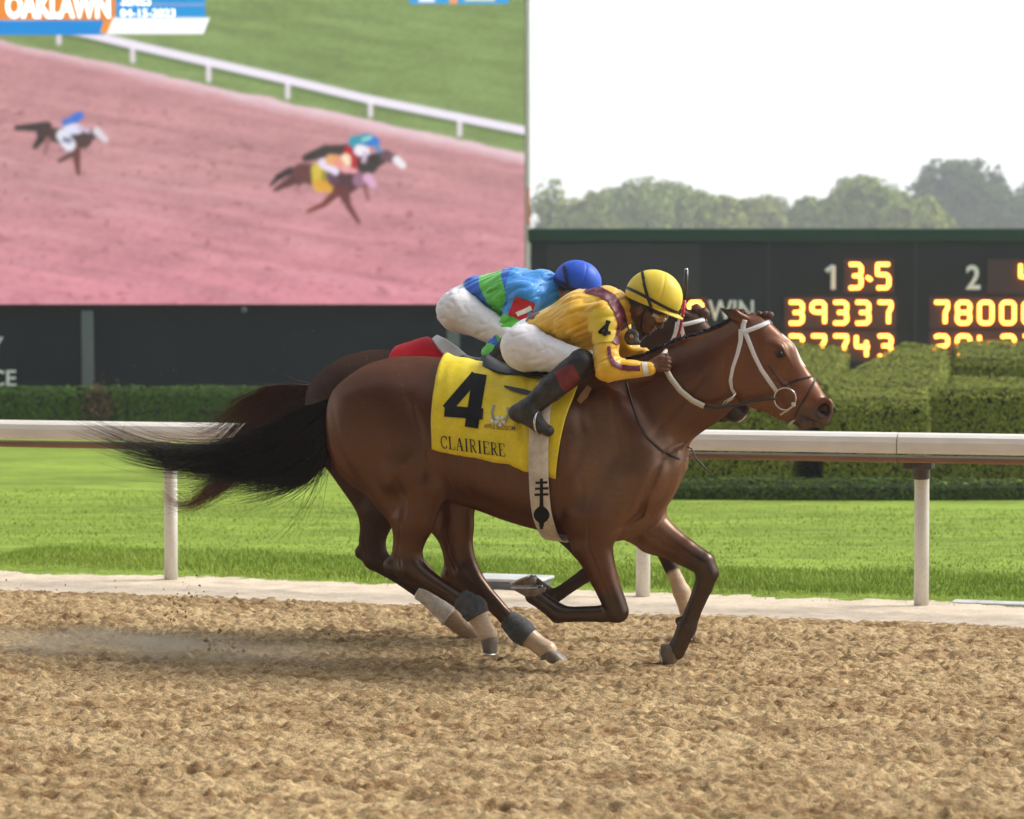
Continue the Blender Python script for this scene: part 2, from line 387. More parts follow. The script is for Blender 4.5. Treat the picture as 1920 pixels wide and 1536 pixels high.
# ------------------------------------------------------------------ tote board and video board
YB = 40.0
def bp(px, py, dy=0.0): return at_depth(px, py, YB + dy)
M_board = mat('board_charcoal', (0.014,0.020,0.021), 0.6, spec=.08, noise=[(.8,.12,(1,1,1)),(20,.06,(1,1,1))])
M_boardl = mat('board_dark_teal', (0.006,0.012,0.014), 0.6, spec=.08, noise=(.8,.15,(1,1,1)))
M_trim = mat('board_green_trim', (0.012,0.045,0.030), 0.6, spec=.08)
M_frame = mat('board_frame_grey', (0.030,0.034,0.037), 0.5, spec=.08)
M_recess = mat('board_recess', (0.006,0.007,0.009), 0.6, spec=.08)
M_col = mat('grey_steel_column', (0.10,0.125,0.14), 0.5, noise=(4,.15,(1,1,.3)))
M_white = mat('white_board_lettering', (0.75,0.77,0.78), 0.6)
M_led = mat('amber_lamp', (0.1,0.03,0.0), 0.5, emit=(1.0,0.29,0.032), estr=5.5)
M_ledbox = mat('lamp_panel', (0.035,0.012,0.009), 0.6)

tote = empty('tote_board', (6.0, YB, 0)); tag(tote, 'long charcoal tote board with amber lamp numbers and green top trim', 'tote board')
def rel(o, root):
    o.data.transform(Matrix.Translation(-root.location)); return o
def pbox(name, m, root, px0, py0, px1, py1, y0, y1, bev=0):
    a = bp(px0, py0); b = bp(px1, py1); mb = MB(); mb.box((min(a[0],b[0]), YB+y0, min(a[2],b[2])), (max(a[0],b[0]), YB+y1, max(a[2],b[2])))
    o = mb.build(name, m); rel(o, root); o.parent = root
    if bev: bevel_obj(o, bev, 1)
    return o
zb = 0.0
mb = MB(); a = bp(996, 452); b = bp(2700, 452); mb.box((a[0], YB, 0), (b[0], YB+1.2, a[2])); o = mb.build('panel', M_board); rel(o, tote); o.parent = tote
pbox('top_trim', M_trim, tote, 990, 429, 2700, 453, -.10, 1.3, .02)
fr_ = pbox('window_frame', M_frame, tote, 1026, 458, 1312, 590, -.03, .02)
pbox('window_recess', M_recess, fr_, 1042, 468, 1296, 496, -.045, -.02); pbox('window_recess', M_recess, fr_, 1042, 506, 1296, 586, -.045, -.02)
for x in (1440, 1715, 1990):
    pbox('panel_joint', M_frame, tote, x, 455, x+3, 800, -.012, .01)

def text_mesh(body, size, depth=.01, bold=0.0):
    cu = bpy.data.curves.new('t', 'FONT'); cu.body = body; cu.size = size; cu.extrude = depth; cu.offset = bold; cu.align_x = 'LEFT'; cu.align_y = 'BOTTOM_BASELINE'; cu.resolution_u = 4
    ob = bpy.data.objects.new('t', cu); COL.objects.link(ob); dg = bpy.context.evaluated_depsgraph_get()
    me = bpy.data.meshes.new_from_object(ob.evaluated_get(dg)); bpy.data.objects.remove(ob); bpy.data.curves.remove(cu); return me
def board_text(body, px0, py0, px1, py1, root, m, name='lettering', dy=-.02, bold=.012):
    """lettering on the board filling the pixel box"""
    me = text_mesh(body, 1.0, .008, bold); co = np.empty(len(me.vertices)*3, np.float32); me.vertices.foreach_get('co', co); co = co.reshape(-1,3)
    lo, hi = co.min(0), co.max(0); a, b = bp(px0, py1), bp(px1, py0)
    out = np.stack((a[0] + (co[:,0]-lo[0])/(hi[0]-lo[0])*(b[0]-a[0]), YB + dy - co[:,2], a[2] + (co[:,1]-lo[1])/(hi[1]-lo[1])*(b[2]-a[2])), 1)
    me.vertices.foreach_set('co', out.astype(np.float32).ravel()); me.materials.clear(); me.materials.append(m); me.update()
    o = bpy.data.objects.new(name, me); link(o); rel(o, root); o.parent = root; return o
board_text('WIN', 1328, 563, 1413, 602, tote, M_white)
mb = MB()
for (p0, p1) in (((1562,543),(1562,498)), ((1562,499),(1549,509))):
    mb.tube([bp(*p0, -.03), bp(*p1, -.03)], .052, 6)
rel(mb.build('lettering', M_white), tote).parent = tote
board_text('2', 1811, 497, 1838, 543, tote, M_white, bold=.02)

SEG = {'0':[[(0,.2),(0,1.4),(.2,1.6),(.8,1.6),(1,1.4),(1,.2),(.8,0),(.2,0),(0,.2)]], '1':[[(.2,1.3),(.5,1.6),(.5,0)]],
       '2':[[(0,1.5),(.2,1.6),(.8,1.6),(1,1.4),(1,1.0),(.85,.82),(.2,.75),(0,.55),(0,0),(1,0)]],
       '3':[[(0,1.6),(.8,1.6),(1,1.4),(1,1.0),(.82,.82),(.3,.82)],[(.82,.82),(1,.64),(1,.2),(.8,0),(0,0)]],
       '4':[[(0,1.6),(0,.75),(1,.75)],[(.8,1.2),(.8,0)]], '5':[[(1,1.6),(0,1.6),(0,.9),(.8,.9),(1,.7),(1,.2),(.8,0),(0,0)]],
       '7':[[(0,1.6),(1,1.6),(1,1.2),(.8,.8),(.8,0)]], '8':[[(.2,.82),(0,1.0),(0,1.4),(.2,1.6),(.8,1.6),(1,1.4),(1,1.0),(.8,.82),(.2,.82),(0,.64),(0,.2),(.2,0),(.8,0),(1,.2),(1,.64),(.8,.82)]],
       '9':[[(1,.85),(.2,.85),(0,1.02),(0,1.4),(.2,1.6),(.8,1.6),(1,1.4),(1,0)]], '-':[[(.1,.9),(.5,.7)]]}
def led(ch, x, y0, y1, wpx=22):
    """one lamp digit whose strokes are rows of lamps run together, in a shallow lamp panel"""
    a = bp(x, y1); b = bp(x + wpx, y0); mb = MB()
    for st in SEG[ch]:
        pts = []
        for (p, q) in zip(st[:-1], st[1:]):
            for k in range(4): pts.append((p[0]+(q[0]-p[0])*k/4, p[1]+(q[1]-p[1])*k/4))
        pts.append(st[-1]); P = [(a[0]+p*(b[0]-a[0]), YB-.075, a[2]+q/1.6*(b[2]-a[2])) for p, q in pts]
        mb.tube(P, .034, 8)
    o = mb.build('lamp_digit', M_led); rel(o, tote); o.parent = tote
def lrow(s, x0, pitch, y0, y1, wpx=24):
    pbox('lamp_panel', M_ledbox, tote, x0 - 10, y0 - 10, x0 + pitch * (len(s) - 1) + wpx + 10, y1 + 10, -.03, .01)
    for i, ch in enumerate(s):
        if ch != ' ': led(ch, x0 + pitch * i, y0, y1, wpx)
lrow('39337', 1480, 41.5, 567, 606); lrow('37743', 1480, 41.5, 630, 668); lrow('78000', 1752, 41.5, 567, 606); lrow('20423', 1752, 41.5, 630, 668)
lrow('3 5', 1592, 26, 496, 540, 22); led('-', 1622, 500, 545, 22); lrow('  4', 1860, 26, 496, 540, 22); lrow('20', 1250, 41.5, 567, 606)

vid = empty('video_board', (-4, YB, 0)); tag(vid, 'giant video board showing the race on a screen, on a dark base', 'video board')
base = pbox('base_panel', M_boardl, vid, -900, 576, 988, 1000, .15, 1.1)
a = bp(-900, 576); 
pbox('cabinet', M_recess, vid, -420, -620, 985, 573, .03, 1.3)
pbox('side_trim', mat('pale_screen_edge', (.62,.60,.58), .5), vid, 985.5, -620, 993, 573, -.05, 1.3)
pbox('orange_marker', mat('orange_paint', (.72,.16,.07), .6), vid, 988, 352, 992.5, 424, -.056, -.051)
pbox('bottom_ledge', M_recess, vid, -420, 573.5, 996, 582, -.02, .9)
for x in (152, 838, -520, 500 - 20):
    if x == 480: continue
    pbox('column', M_col, vid, x, 582, x + 24, 900, .0, .14, .02)
board_text('Y', -20, 632, 4, 666, vid, M_white, dy=.12); board_text('CE', -22, 694, 28, 725, vid, M_white, dy=.12)
mb = MB(); q = bp(458, 581, -.03); mb.tube([q, q + np.array((0,-.05,0))], .06, 12); rel(mb.build('round_lamp', M_col, None, True), vid).parent = vid

# the picture on the screen: its colours are computed here, point by point
def rast_screen():
    step = 2.6; xs = np.arange(-420, 985.6, step); ys = np.arange(-620, 572.6, step)
    X, Y = np.meshgrid(xs, ys, indexing='ij'); img = np.zeros(X.shape + (3,))
    def sr(c): return np.array([((v/255)/12.92 if v/255 <= .04045 else ((v/255+.055)/1.055)**2.4) for v in c])
    n1 = fbm(X*.02, Y*.05, octv=4, seed=71); n2 = fbm(X*.12, Y*.25, octv=3, seed=72)
    s = Y - (.167 * X)                                                    # distance below the line of the rail
    st = fbm(X*.006 + Y*.001, (Y - .17*X)*.09, octv=4, seed=77); track = sr((192,141,143)) * (1 + .22*(n1-.5) + .30*(n2-.5) + .45*(st-.5))[...,None]
    g = np.clip((Y - 330) / 240, 0, 1)[...,None]; track = track*(1-g) + sr((206,136,147))*(1+.25*(n1-.5)+.30*(n2-.5)+.5*(st-.5))[...,None]*g
    grass = sr((130,150,94)) * (1 + .45*(fbm(X*.010, (Y - X*.13)*.075, octv=4, seed=73)-.5) + .35*(n2-.5))[...,None]
    pale = sr((228,196,204)) * (1 + .1*(n2-.5))[...,None]
    def edge(f, wd=5): return np.clip(.5 + f/wd, 0, 1)[...,None]
    img = grass
    e1 = Y - (62 + .215*X); img = img*(1-edge(e1-14+10*(n1-.5))) + pale*edge(e1-14+10*(n1-.5))
    e2 = Y - (82 + .240*X - .000015*X*X) ; f2 = edge(e2 + 14*(n1-.5), 22); img = img*(1-f2) + track*f2
    for k in range(5):                                                     # harrow lines
        l = Y - (300 + k*62 + .16*X); w_ = (np.exp(-(l/5)**2)*.16*np.clip(n1*2-.6,0,1))[...,None]; img = img*(1-w_) + pale*w_
    sp = np.clip((vnoise(X*.10, Y*.16, seed=75)-.80)*9, 0, 1)*np.clip((e2-20)/60,0,1)*.6; img = img*(1-sp[...,None]) + sr((150,92,98))*sp[...,None]
    def seg(a, b, wd, c, soft=2.5, wd2=None):
        nonlocal img
        a, b = np.array(a, float), np.array(b, float); ba = b-a; t = np.clip(((X-a[0])*ba[0]+(Y-a[1])*ba[1])/max(ba@ba,1e-9),0,1)
        d = np.hypot(X-a[0]-t*ba[0], Y-a[1]-t*ba[1]); ww = wd if wd2 is None else wd+(wd2-wd)*t
        m = np.clip(.5+(ww-d)/soft,0,1)[...,None]; img = img*(1-m)+sr(c)*m
    rl = [(-420,-60),(90,48),(160,62),(250,84),(390,116),(540,150),(690,186),(860,220),(990,246)]
    for a, b in zip(rl[:-1], rl[1:]): seg((a[0],a[1]+10), (b[0],b[1]+10), 5, (95,115,70), 8); 
    for x, y0, y1 in ((112,55,80),(250,88,114),(392,118,150),(540,152,182),(695,188,216),(862,222,252)): seg((x,y0),(x,y1),4.5,(222,212,218))
    for a, b in zip(rl[:-1], rl[1:]): seg(a, b, 7.5, (236,228,240), 3)
    # horses seen small on the screen: each a handful of soft strokes
    def strokes_(L):
        for a, b, r, r2, c in L: seg(a, b, r*1.3, c, 4.0, r2*1.3)
    dk, br, lg_ = (66,60,56), (104,66,64), (120,72,70)
    strokes_([((574,296),(610,284),6,9,dk),((610,284),(660,288),9,14,dk),((660,292),(690,310),15,14,dk),((690,308),(724,292),13,8,dk),((724,292),(744,300),8,6,(110,84,90)),((744,300),(755,310),6,5,(232,226,232)),
              ((690,322),(684,350),5,3,dk),((684,350),(690,374),3,2.5,(140,86,80)),((653,282),(655,300),6,7,(186,38,56)),((665,266),(690,262),9,9,(62,150,170)),((690,262),(703,266),8,7,(40,118,208)),((703,270),(712,284),3.5,3,(70,140,190)),
              ((674,282),(684,284),8,7,(236,230,240)),((684,288),(682,302),3.5,3,(206,180,200)),((682,262),(694,258),3,3,(150,210,190))])
    strokes_([((545,320),(522,332),6,4.5,(60,50,52)),((522,332),(507,348),4.5,2,(60,50,52)),((552,336),(516,356),8,3,(92,62,60)),((566,324),(610,332),14,17,br),((610,334),(650,342),17,17,br),((648,340),(674,338),15,11,(86,60,62)),((674,338),(690,334),10,7,(150,110,130)),
              ((690,334),(700,346),7,5,(214,166,196)),((632,360),(606,384),7,4,(112,62,56)),((606,384),(578,396),4,3,(126,66,58)),((644,360),(654,388),9,4,(104,62,60)),((654,388),(672,416),4.5,3,(112,66,62)),((574,330),(560,346),6,3,br),
              ((597,318),(600,346),10,11,(206,184,70)),((600,346),(616,354),9,6,(216,160,60)),((608,324),(608,336),4,4,(150,140,60)),((606,306),(628,321),7,6,(226,214,236)),((620,300),(640,304),8,9,(224,166,106)),((636,304),(648,316),9,6,(226,150,128)),((646,317),(664,320),5,4,(230,160,168)),
              ((648,296),(654,302),6,7,(240,220,186)),((664,296),(664,310),5,5,(178,40,50)),((618,330),(632,340),5,4,(96,70,90))])
    strokes_([((32,240),(88,238),4,8,dk),((80,250),(156,262),9,13,(78,62,58)),((76,262),(66,275),6,4,dk),((156,260),(182,248),11,6,(84,66,64)),((182,246),(198,262),6,4,(214,206,212)),((142,280),(147,326),7,3,(110,66,60)),((134,290),(112,302),4,3,(96,70,68)),((90,262),(84,290),4,2.5,(150,104,104)),
              ((118,254),(130,272),9,9,(220,220,232)),((122,262),(130,264),4,4,(120,124,150)),((130,242),(146,242),8,7,(214,216,236)),((122,230),(132,226),5,5,(74,118,196)),((142,222),(150,217),7,6,(64,116,204)),((150,240),(166,246),3.5,3,(200,180,200))])
    for _ in range(1):                                                     # the moving picture is soft
        img[1:-1] = img[:-2]*.25 + img[1:-1]*.5 + img[2:]*.25; img[:,1:-1] = img[:,:-2]*.25 + img[:,1:-1]*.5 + img[:,2:]*.25
    img = np.maximum(img, 0) * (1 + .05*(rng.random(img.shape[:2]) - .5))[...,None]
    # caption banner
    def box(x0, y0, x1, y1, c, sk=0.0, soft=2.0):
        nonlocal img
        xe0 = x0 - (Y-y0)*sk; xe1 = x1 - (Y-y0)*sk
        m = np.clip(.5+np.minimum(np.minimum(X-xe0, xe1-X), np.minimum(Y-y0, y1-Y))/soft,0,1)[...,None]; img = img*(1-m)+sr(c)*m
    box(-420,-40,218,38,(228,140,56)); box(219,-40,386,34,(40,150,214)); box(219,7,384,11,(150,160,206)); box(-420,38,196,66,(34,138,212))
    box(196,38,214,62,(232,150,60),.3); box(214,33,395,64,(250,250,252),.4); box(768,-30,954,7,(64,160,222)); box(786,-30,815,4,(245,245,250)); box(843,-30,858,7,(236,160,90),.0); box(872,-30,928,2,(214,222,190))
    return xs, ys, np.clip(img, 0, 1.2)
xs, ys, img = rast_screen()
XW = bp(0,0)[0] + (xs - 0) / FPX * 0
XW = np.array([bp(x, 300)[0] for x in xs]); ZW = np.array([bp(300, y)[2] for y in ys])
GX, GZ = np.meshgrid(XW, ZW, indexing='ij'); V = np.stack((GX + 4, np.full(GX.shape, -.004), GZ), -1).reshape(-1, 3)
M_screen = mat('video_screen', rough=0.5, attr='col', emit='attr_', estr=1.0) if False else None
m = bpy.data.materials.new('video_screen'); m.use_nodes = True; n_ = m.node_tree.nodes; n_.clear()
at_ = n_.new('ShaderNodeAttribute'); at_.attribute_name = 'col'; em = n_.new('ShaderNodeEmission'); ou = n_.new('ShaderNodeOutputMaterial')
SCREEN_GAIN = 0.52; em.inputs['Strength'].default_value = SCREEN_GAIN
m.node_tree.links.new(at_.outputs['Color'], em.inputs[0]); m.node_tree.links.new(em.outputs[0], ou.inputs[0])
sc_o = mesh_obj('screen', V, grid_faces(len(xs), len(ys))[:, ::-1].copy(), m, vid, False, img.reshape(-1, 3))
M_scrtxt = mat('screen_caption_white', (0.8,0.8,0.8), .5, emit=(1,1,1), estr=.7); M_scrtxt2 = mat('screen_caption_pale', (0.8,0.8,0.8), .5, emit=(.72,.78,.86), estr=.62)
board_text('OAKLAWN', 11, -12, 207, 35, vid, M_scrtxt, 'screen_lettering', -.02, .045); board_text('SERIES', 227, -12, 283, 11, vid, M_scrtxt, 'screen_lettering', -.02, .02)
board_text('04-15-2023', 226, 17, 329, 32, vid, M_scrtxt, 'screen_lettering', -.02, .02); board_text('RACE', 230, 41, 282, 55, vid, M_scrtxt2, 'screen_lettering', -.02, .0); board_text('1', 294, 41, 301, 55, vid, M_scrtxt2, 'screen_lettering', -.02, .0); board_text('1', 306, 41, 313, 55, vid, M_scrtxt2, 'screen_lettering', -.02, .0)

# ------------------------------------------------------------------ trees beyond the boards
M_bark = mat('tree_bark', (0.075,0.058,0.045), 0.9, noise=(4,.3,(1,1,.2)), bump=(8,.6,.05))
M_leaf = mat('tree_leaves', rough=0.8, spec=0.08, attr='col')
def tree(label, px, top, wpx, dist, cols, seed, dens=1.0, bare=False, leaf=.58):
    Y = dist; s = FPX / (dist + 13.15); rg = np.random.default_rng(seed); p = at_depth(px, 593, Y); h = 1.8 + (593 - top) / s * 1.0; w_ = wpx / s / 2 * 1.12
    root = empty('tree', (p[0], Y, 0)); tag(root, label, 'tree', 'trees beyond the boards')
    mb = MB(); th = h * .30; mb.tube([(0,0,0),(.05*w_,0,th*.5),(0,.1,th),(.1*w_,0,h*.6)], [.045*h*.6,.036*h*.6,.03*h*.6,.014*h*.6], 8); ends = []
    for k in range(11):
        an = k * 2.4 + rg.uniform(-.4,.4); z0 = th * rg.uniform(.8, 1.5); r_ = w_ * rg.uniform(.45, .85); z1 = z0 + (h - z0) * rg.uniform(.35,.75)
        e = np.array((math.cos(an)*r_*(1.15 - .5*z1/h), math.sin(an)*r_*(1.15 - .5*z1/h), z1)); q0 = np.array((0,0,z0)); mid = q0*.5+e*.5+np.array((0,0,.06*h))
        mb.tube([q0, mid, e], [.011*h,.007*h,.002*h], 5); ends.append(e)
        for j in range(3):
            e2 = e + rg.normal(0,1,3)*np.array((.25*w_,.25*w_,.06*h)); e2[2] = min(e2[2], .84*h); mb.tube([mid*.4+e*.6, e2], [.004*h,.0012*h], 4); ends.append(e2)
    mb.build('trunk', M_bark, root, True)
    # leaves fill the crown's volume; the outline swells and sinks and holes are left where the noise is low
    n = int(21000 * dens); d = rg.normal(0, 1, (n, 3)); d /= np.linalg.norm(d, axis=1, keepdims=True); r_ = rg.uniform(0.05, 1, n) ** .45
    lobes = rg.normal(0, 1, (26, 3)); lobes[:, 2] *= .8; lobes /= np.linalg.norm(lobes, axis=1, keepdims=True); amp = rg.uniform(.08, .28, 26); k_ = rg.uniform(8, 22, 26)
    sw = (amp[None, :] * np.exp(k_[None, :] * (d @ lobes.T - 1))).max(1)
    rad = .80 + sw + .10 * (fbm(d[:,0]*6 + seed, d[:,1]*6, d[:,2]*6, octv=3, seed=seed) - .5)
    zc_ = h * .58; P = d * (r_ * rad)[:, None] * np.array((w_ * 1.12, w_ * .9, h * .47)) + np.array((0, 0, zc_)); N = d
    keep = fbm(P[:,0] / w_ * 5, P[:,1] / w_ * 5, P[:,2] / w_ * 5, octv=2, seed=seed + 9) > (.40 if not bare else .56)
    P, N = P[keep], N[keep]; P[:,2] = np.maximum(P[:,2], .2); v, f, c = leaf_quads(P, N, leaf, rg, *cols, tilt=.8)
    mesh_obj('crown', v, f, M_leaf, root, False, c)
LG = ((.15,.21,.03),(.33,.40,.09)); DG = ((.060,.10,.03),(.14,.20,.065)); YG = ((.19,.24,.035),(.38,.42,.10))
tree('tall dark rounded tree at the far right above the tote board', 1800, 288, 190, 429, DG, 101)
tree('pale green tree in the middle right above the amber odds', 1630, 322, 200, 377, LG, 102)
tree('broad pale green tree with uneven top left of the tree row', 1240, 326, 280, 403, LG, 103)
tree('small yellow-green tree beside the broad pale tree', 1355, 362, 140, 377, YG, 104)
tree('low hazy tree in the dip of the tree row', 1450, 368, 150, 481, LG, 105)
tree('thin sparse tree next to the video board edge', 1030, 335, 90, 390, LG, 106, .35, True)
tree('low dark shrubby tree at the foot of the sparse tree', 1060, 385, 130, 396, DG, 107)
tree('dark tree running out of the frame at right', 1915, 350, 170, 442, DG, 108)
tree('low yellow-green tree below the tall dark tree', 1720, 372, 150, 364, YG, 109)
tree('bushy hazy tree behind the broad pale tree', 1150, 350, 160, 455, LG, 110)

# ------------------------------------------------------------------ the stand behind the photographer, which shades the track from that side
M_stand = mat('stand_concrete', (0.40,0.37,0.34), 0.85, noise=(1.5,.15,(1,1,1)))
M_roof = mat('stand_roof', (0.10,0.11,0.11), 0.6)
gs = empty('grandstand', (0, -30, 0), -PS); tag(gs, 'tall roofed concrete grandstand on the near side of the track', 'grandstand')
for i in range(14):
    mb = MB(); mb.box((-60, 6.0 - i*1.1, 0), (60, 7.1 - i*1.1 + .02*i, 1.2 + i*.75)); mb.build('tier', M_stand, gs)
mb = MB(); mb.box((-60,-10.5,0),(60,-9.8,20)); mb.build('back_wall', M_stand, gs)
mb = MB(); mb.add([(-60,-11,19.5),(60,-11,19.5),(60,11.5,17.0),(-60,11.5,17.0),(-60,-11,20.2),(60,-11,20.2),(60,11.5,17.5),(-60,11.5,17.5)], [(0,3,2,1),(4,5,6,7),(0,1,5,4),(1,2,6,5),(2,3,7,6),(3,0,4,7)]); mb.build('roof', M_roof, gs)
for x in range(-54, 55, 18):
    mb = MB(); mb.box((x-.3,5.0,0),(x+.3,5.6,17.6)); mb.build('roof_column', M_stand, gs)

tree('rounded pale tree closing the gap above the number 1', 1530, 368, 150, 400, LG, 111)
tree('small pale tree between the sparse tree and the broad tree', 1105, 368, 120, 380, YG, 112)
tree('hazy tree filling the row above the window frame', 1290, 352, 170, 420, LG, 113)
tree('pale tree in the row above the word on the board', 1400, 362, 150, 395, YG, 114)

for k, (x_, t_, w_, d_) in enumerate(((2060,340,200,400),(2230,318,220,430),(2420,350,210,390),(2640,330,240,420),(-560,340,240,410),(-760,352,220,390),(-980,330,260,430))):
    tree(['tree just right of the tote board view', 'tall tree further right of the boards', 'low tree right of the boards', 'broad tree at the far right end of the row', 'broad tree left of the video board', 'low tree further left of the video board', 'tall tree at the far left end of the row'][k], x_, t_, w_, d_, (LG, DG, YG)[k % 3], 120 + k, .45)
# ------------------------------------------------------------------ implicit surfaces: smooth unions meshed as one skin
PSI = math.radians(18.0)
class Frame:
    """a horse's own axes: u forward, v to its far (left) side, z up"""
    def __init__(s, ox, oy):
        s.o = np.array((ox, oy, 0.0)); c, q = math.cos(PSI), math.sin(PSI)
        s.u = np.array((c, -q, 0.0)); s.n = np.array((q, c, 0.0))
    def L(s, px, py, v=0.0):
        d = ray(px, py); e = EYE - s.o
        t = (v - e @ s.n) / (d @ s.n); p = e + d * t
        return np.array((p @ s.u, v, p[2]))
    def W(s, p): return s.o + s.u * p[0] + s.n * p[1] + np.array((0, 0, p[2]))
    def local_dir(s, d): return np.array((d @ s.u, d @ s.n, d[2]))
    def eye(s): e = EYE - s.o; return np.array((e @ s.u, e @ s.n, e[2]))
    def place(s, o): o.location = s.o; o.rotation_euler = (0, 0, -PSI); return o

SC = 365.0
def smin(a, b, k):
    if k <= 0: return np.minimum(a, b)
    h = np.maximum(k - np.abs(a - b), 0) / k
    return np.minimum(a, b) - h * h * h * k / 6.0
def smax(a, b, k): return -smin(-a, -b, k)

class SDF:
    def __init__(s): s.pr = []; s.gr = []
    def prim(s, f, lo, hi, k, op): s.pr.append((f, np.array(lo) - k - 0.03, np.array(hi) + k + 0.03, k, op))
    def cone(s, a, b, ra, rb, k=0.02, kv=1.0, op='u'):
        a = np.array(a, float); b = np.array(b, float); vm = (a[1] + b[1]) / 2
        sc = np.array((1, 1 / kv, 1)); off = np.array((0, vm, 0))
        A = (a - off) * sc; B = (b - off) * sc; ba = B - A; L2 = max(ba @ ba, 1e-12)
        def f(P):
            Q = (P - off) * sc - A
            t = np.clip(Q @ ba / L2, 0, 1)
            d = np.linalg.norm(Q - t[:, None] * ba, axis=1) - (ra + (rb - ra) * t)
            return d * min(1.0, kv ** 0.5)
        R = max(ra, rb) * max(1, kv)
        s.prim(f, np.minimum(a, b) - R, np.maximum(a, b) + R, k, op)
    def ell(s, c, r, ang=0.0, k=0.02, op='u', yaw=0.0):
        """ellipsoid, radii r=(along, lateral, across), ang tilts it in the u-z plane"""
        c = np.array(c, float); r = np.array(r, float); ca, sa = math.cos(ang), math.sin(ang); cy, sy = math.cos(yaw), math.sin(yaw)
        def f(P):
            Q = P - c
            X = Q[:, 0] * cy + Q[:, 1] * sy; Y = -Q[:, 0] * sy + Q[:, 1] * cy
            x = X * ca + Q[:, 2] * sa; z = -X * sa + Q[:, 2] * ca
            E = np.stack((x / r[0], Y / r[1], z / r[2]), 1)
            k0 = np.linalg.norm(E, axis=1); k1 = np.linalg.norm(E / r, axis=1)
            return k0 * (k0 - 1) / np.maximum(k1, 1e-9)
        R = r.max(); s.prim(f, c - R, c + R, k, op)
    def loft(s, U, top, bot, hw, k=0.03, egg=0.0, ex=2.0):
        U, top, bot, hw = map(np.array, (U, top, bot, hw))
        uu = np.linspace(U[0], U[-1], 400)
        def sm(y):
            g = np.interp(uu, U, y)
            ker = np.hanning(31); ker /= ker.sum(); gp = np.pad(g, 15, mode='edge'); return np.convolve(gp, ker, 'valid')
        T, B, H = sm(top), sm(bot), sm(hw)
        def f(P):
            t = np.interp(P[:, 0], uu, T); b = np.interp(P[:, 0], uu, B); h = np.interp(P[:, 0], uu, H)
            a = np.maximum((t - b) / 2, 1e-3); zc = (t + b) / 2
            q = np.clip((P[:, 2] - zc) / a, -1.3, 1.3)
            hh = np.maximum(h * (1 - egg * q), 1e-3)
            r = (np.abs(q) ** ex + np.abs(P[:, 1] / hh) ** ex) ** (1 / ex)
            d = (r - 1) * np.minimum(a, hh)
            e = np.maximum(np.maximum(U[0] - P[:, 0], P[:, 0] - U[-1]), 0)
            return np.where(e > 0, np.sqrt(e * e + np.maximum(d, 0) ** 2) + np.minimum(d, 0) * 0 , d)
        s.prim(f, (U[0], -max(hw) * 1.3, min(bot)), (U[-1], max(hw) * 1.3, max(top)), k, 'u')
    def chain(s, nodes, k=0.02, kv=1.0):
        for (a, b) in zip(nodes[:-1], nodes[1:]):
            kk = kv if np.isscalar(kv) else kv
            s.cone(a[:3], b[:3], a[3], b[3], k, kk)
    def groove(s, pts, depth, width, side=0):
        """a line in the u-z plane that dents (depth > 0) or raises the skin on one side (-1 near, 1 far, 0 both)"""
        P2 = np.array([(p[0], p[2]) for p in pts])
        lo = P2.min(0) - width * 3; hi = P2.max(0) + width * 3
        s.gr.append((P2, depth, width, side, lo, hi))
    def __call__(s, P):
        if len(P) > 9000:
            out = np.empty(len(P))
            for i in range(0, len(P), 6000): out[i:i+6000] = s.part(P[i:i+6000])
            return out
        return s.part(P)
    def part(s, P):
        d = np.full(len(P), 0.25)
        if not len(P): return d
        pl, ph = P.min(0), P.max(0)
        for f, lo, hi, k, op in s.pr:
            if (lo > ph).any() or (hi < pl).any(): continue
            m = np.all((P >= lo) & (P <= hi), axis=1)
            if not m.any(): continue
            v = f(P[m])
            if op == 'u': d[m] = smin(d[m], v, k)
            else: d[m] = smax(d[m], -v, k)
        for P2, dep, wd, side, lo, hi in s.gr:
            if lo[0] > ph[0] or hi[0] < pl[0] or lo[1] > ph[2] or hi[1] < pl[2]: continue
            q = P[:, (0, 2)]; m = np.all((q >= lo) & (q <= hi), axis=1)
            if side: m &= (P[:, 1] * side > -0.02)
            if not m.any(): continue
            q = q[m]; best = np.full(len(q), 9.0); sp = np.zeros(len(q)); nseg = len(P2) - 1
            for i, (a, b) in enumerate(zip(P2[:-1], P2[1:])):
                ba = b - a; t = np.clip((q - a) @ ba / max(ba @ ba, 1e-9), 0, 1)
                dd = np.linalg.norm(q - a - t[:, None] * ba, axis=1); cl = dd < best
                best = np.where(cl, dd, best); sp = np.where(cl, (i + t) / nseg, sp)
            g = dep * np.exp(-(best / wd) ** 2) * np.sin(np.pi * np.clip(sp, 0, 1)) ** .7        # the line fades out at both ends
            if side: g *= np.clip(P[m, 1] * side / 0.04, 0, 1)
            d[m] += g
        return d
    def mesh(s, h=0.006, lo=None, hi=None, refine=1, disp=None):
        los = np.min([p[1] for p in s.pr if p[4] == 'u'], axis=0); his = np.max([p[2] for p in s.pr if p[4] == 'u'], axis=0)
        if lo is not None: los = np.maximum(los, lo)
        if hi is not None: his = np.minimum(his, hi)
        C = 4
        n = (np.ceil((his - los) / (h * C)).astype(int) + 2)
        ax = [los[i] + np.arange(n[i]) * h * C for i in range(3)]
        G = np.stack(np.meshgrid(*ax, indexing='ij'), -1).reshape(-1, 3)
        fn = (lambda P: s(P) + disp(P)) if disp else s
        D = fn(G).reshape(n)
        near = np.abs(D) < h * C * 1.35
        N = (n - 1) * C
        cell = np.zeros(n - 1, bool)
        for a in (0, 1):
            for b in (0, 1):
                for c in (0, 1):
                    cell |= near[a:n[0]-1+a, b:n[1]-1+b, c:n[2]-1+c]
        F = np.repeat(np.repeat(np.repeat(D[:-1, :-1, :-1], C, 0), C, 1), C, 2).astype(np.float32)
        mk = np.repeat(np.repeat(np.repeat(cell, C, 0), C, 1), C, 2)
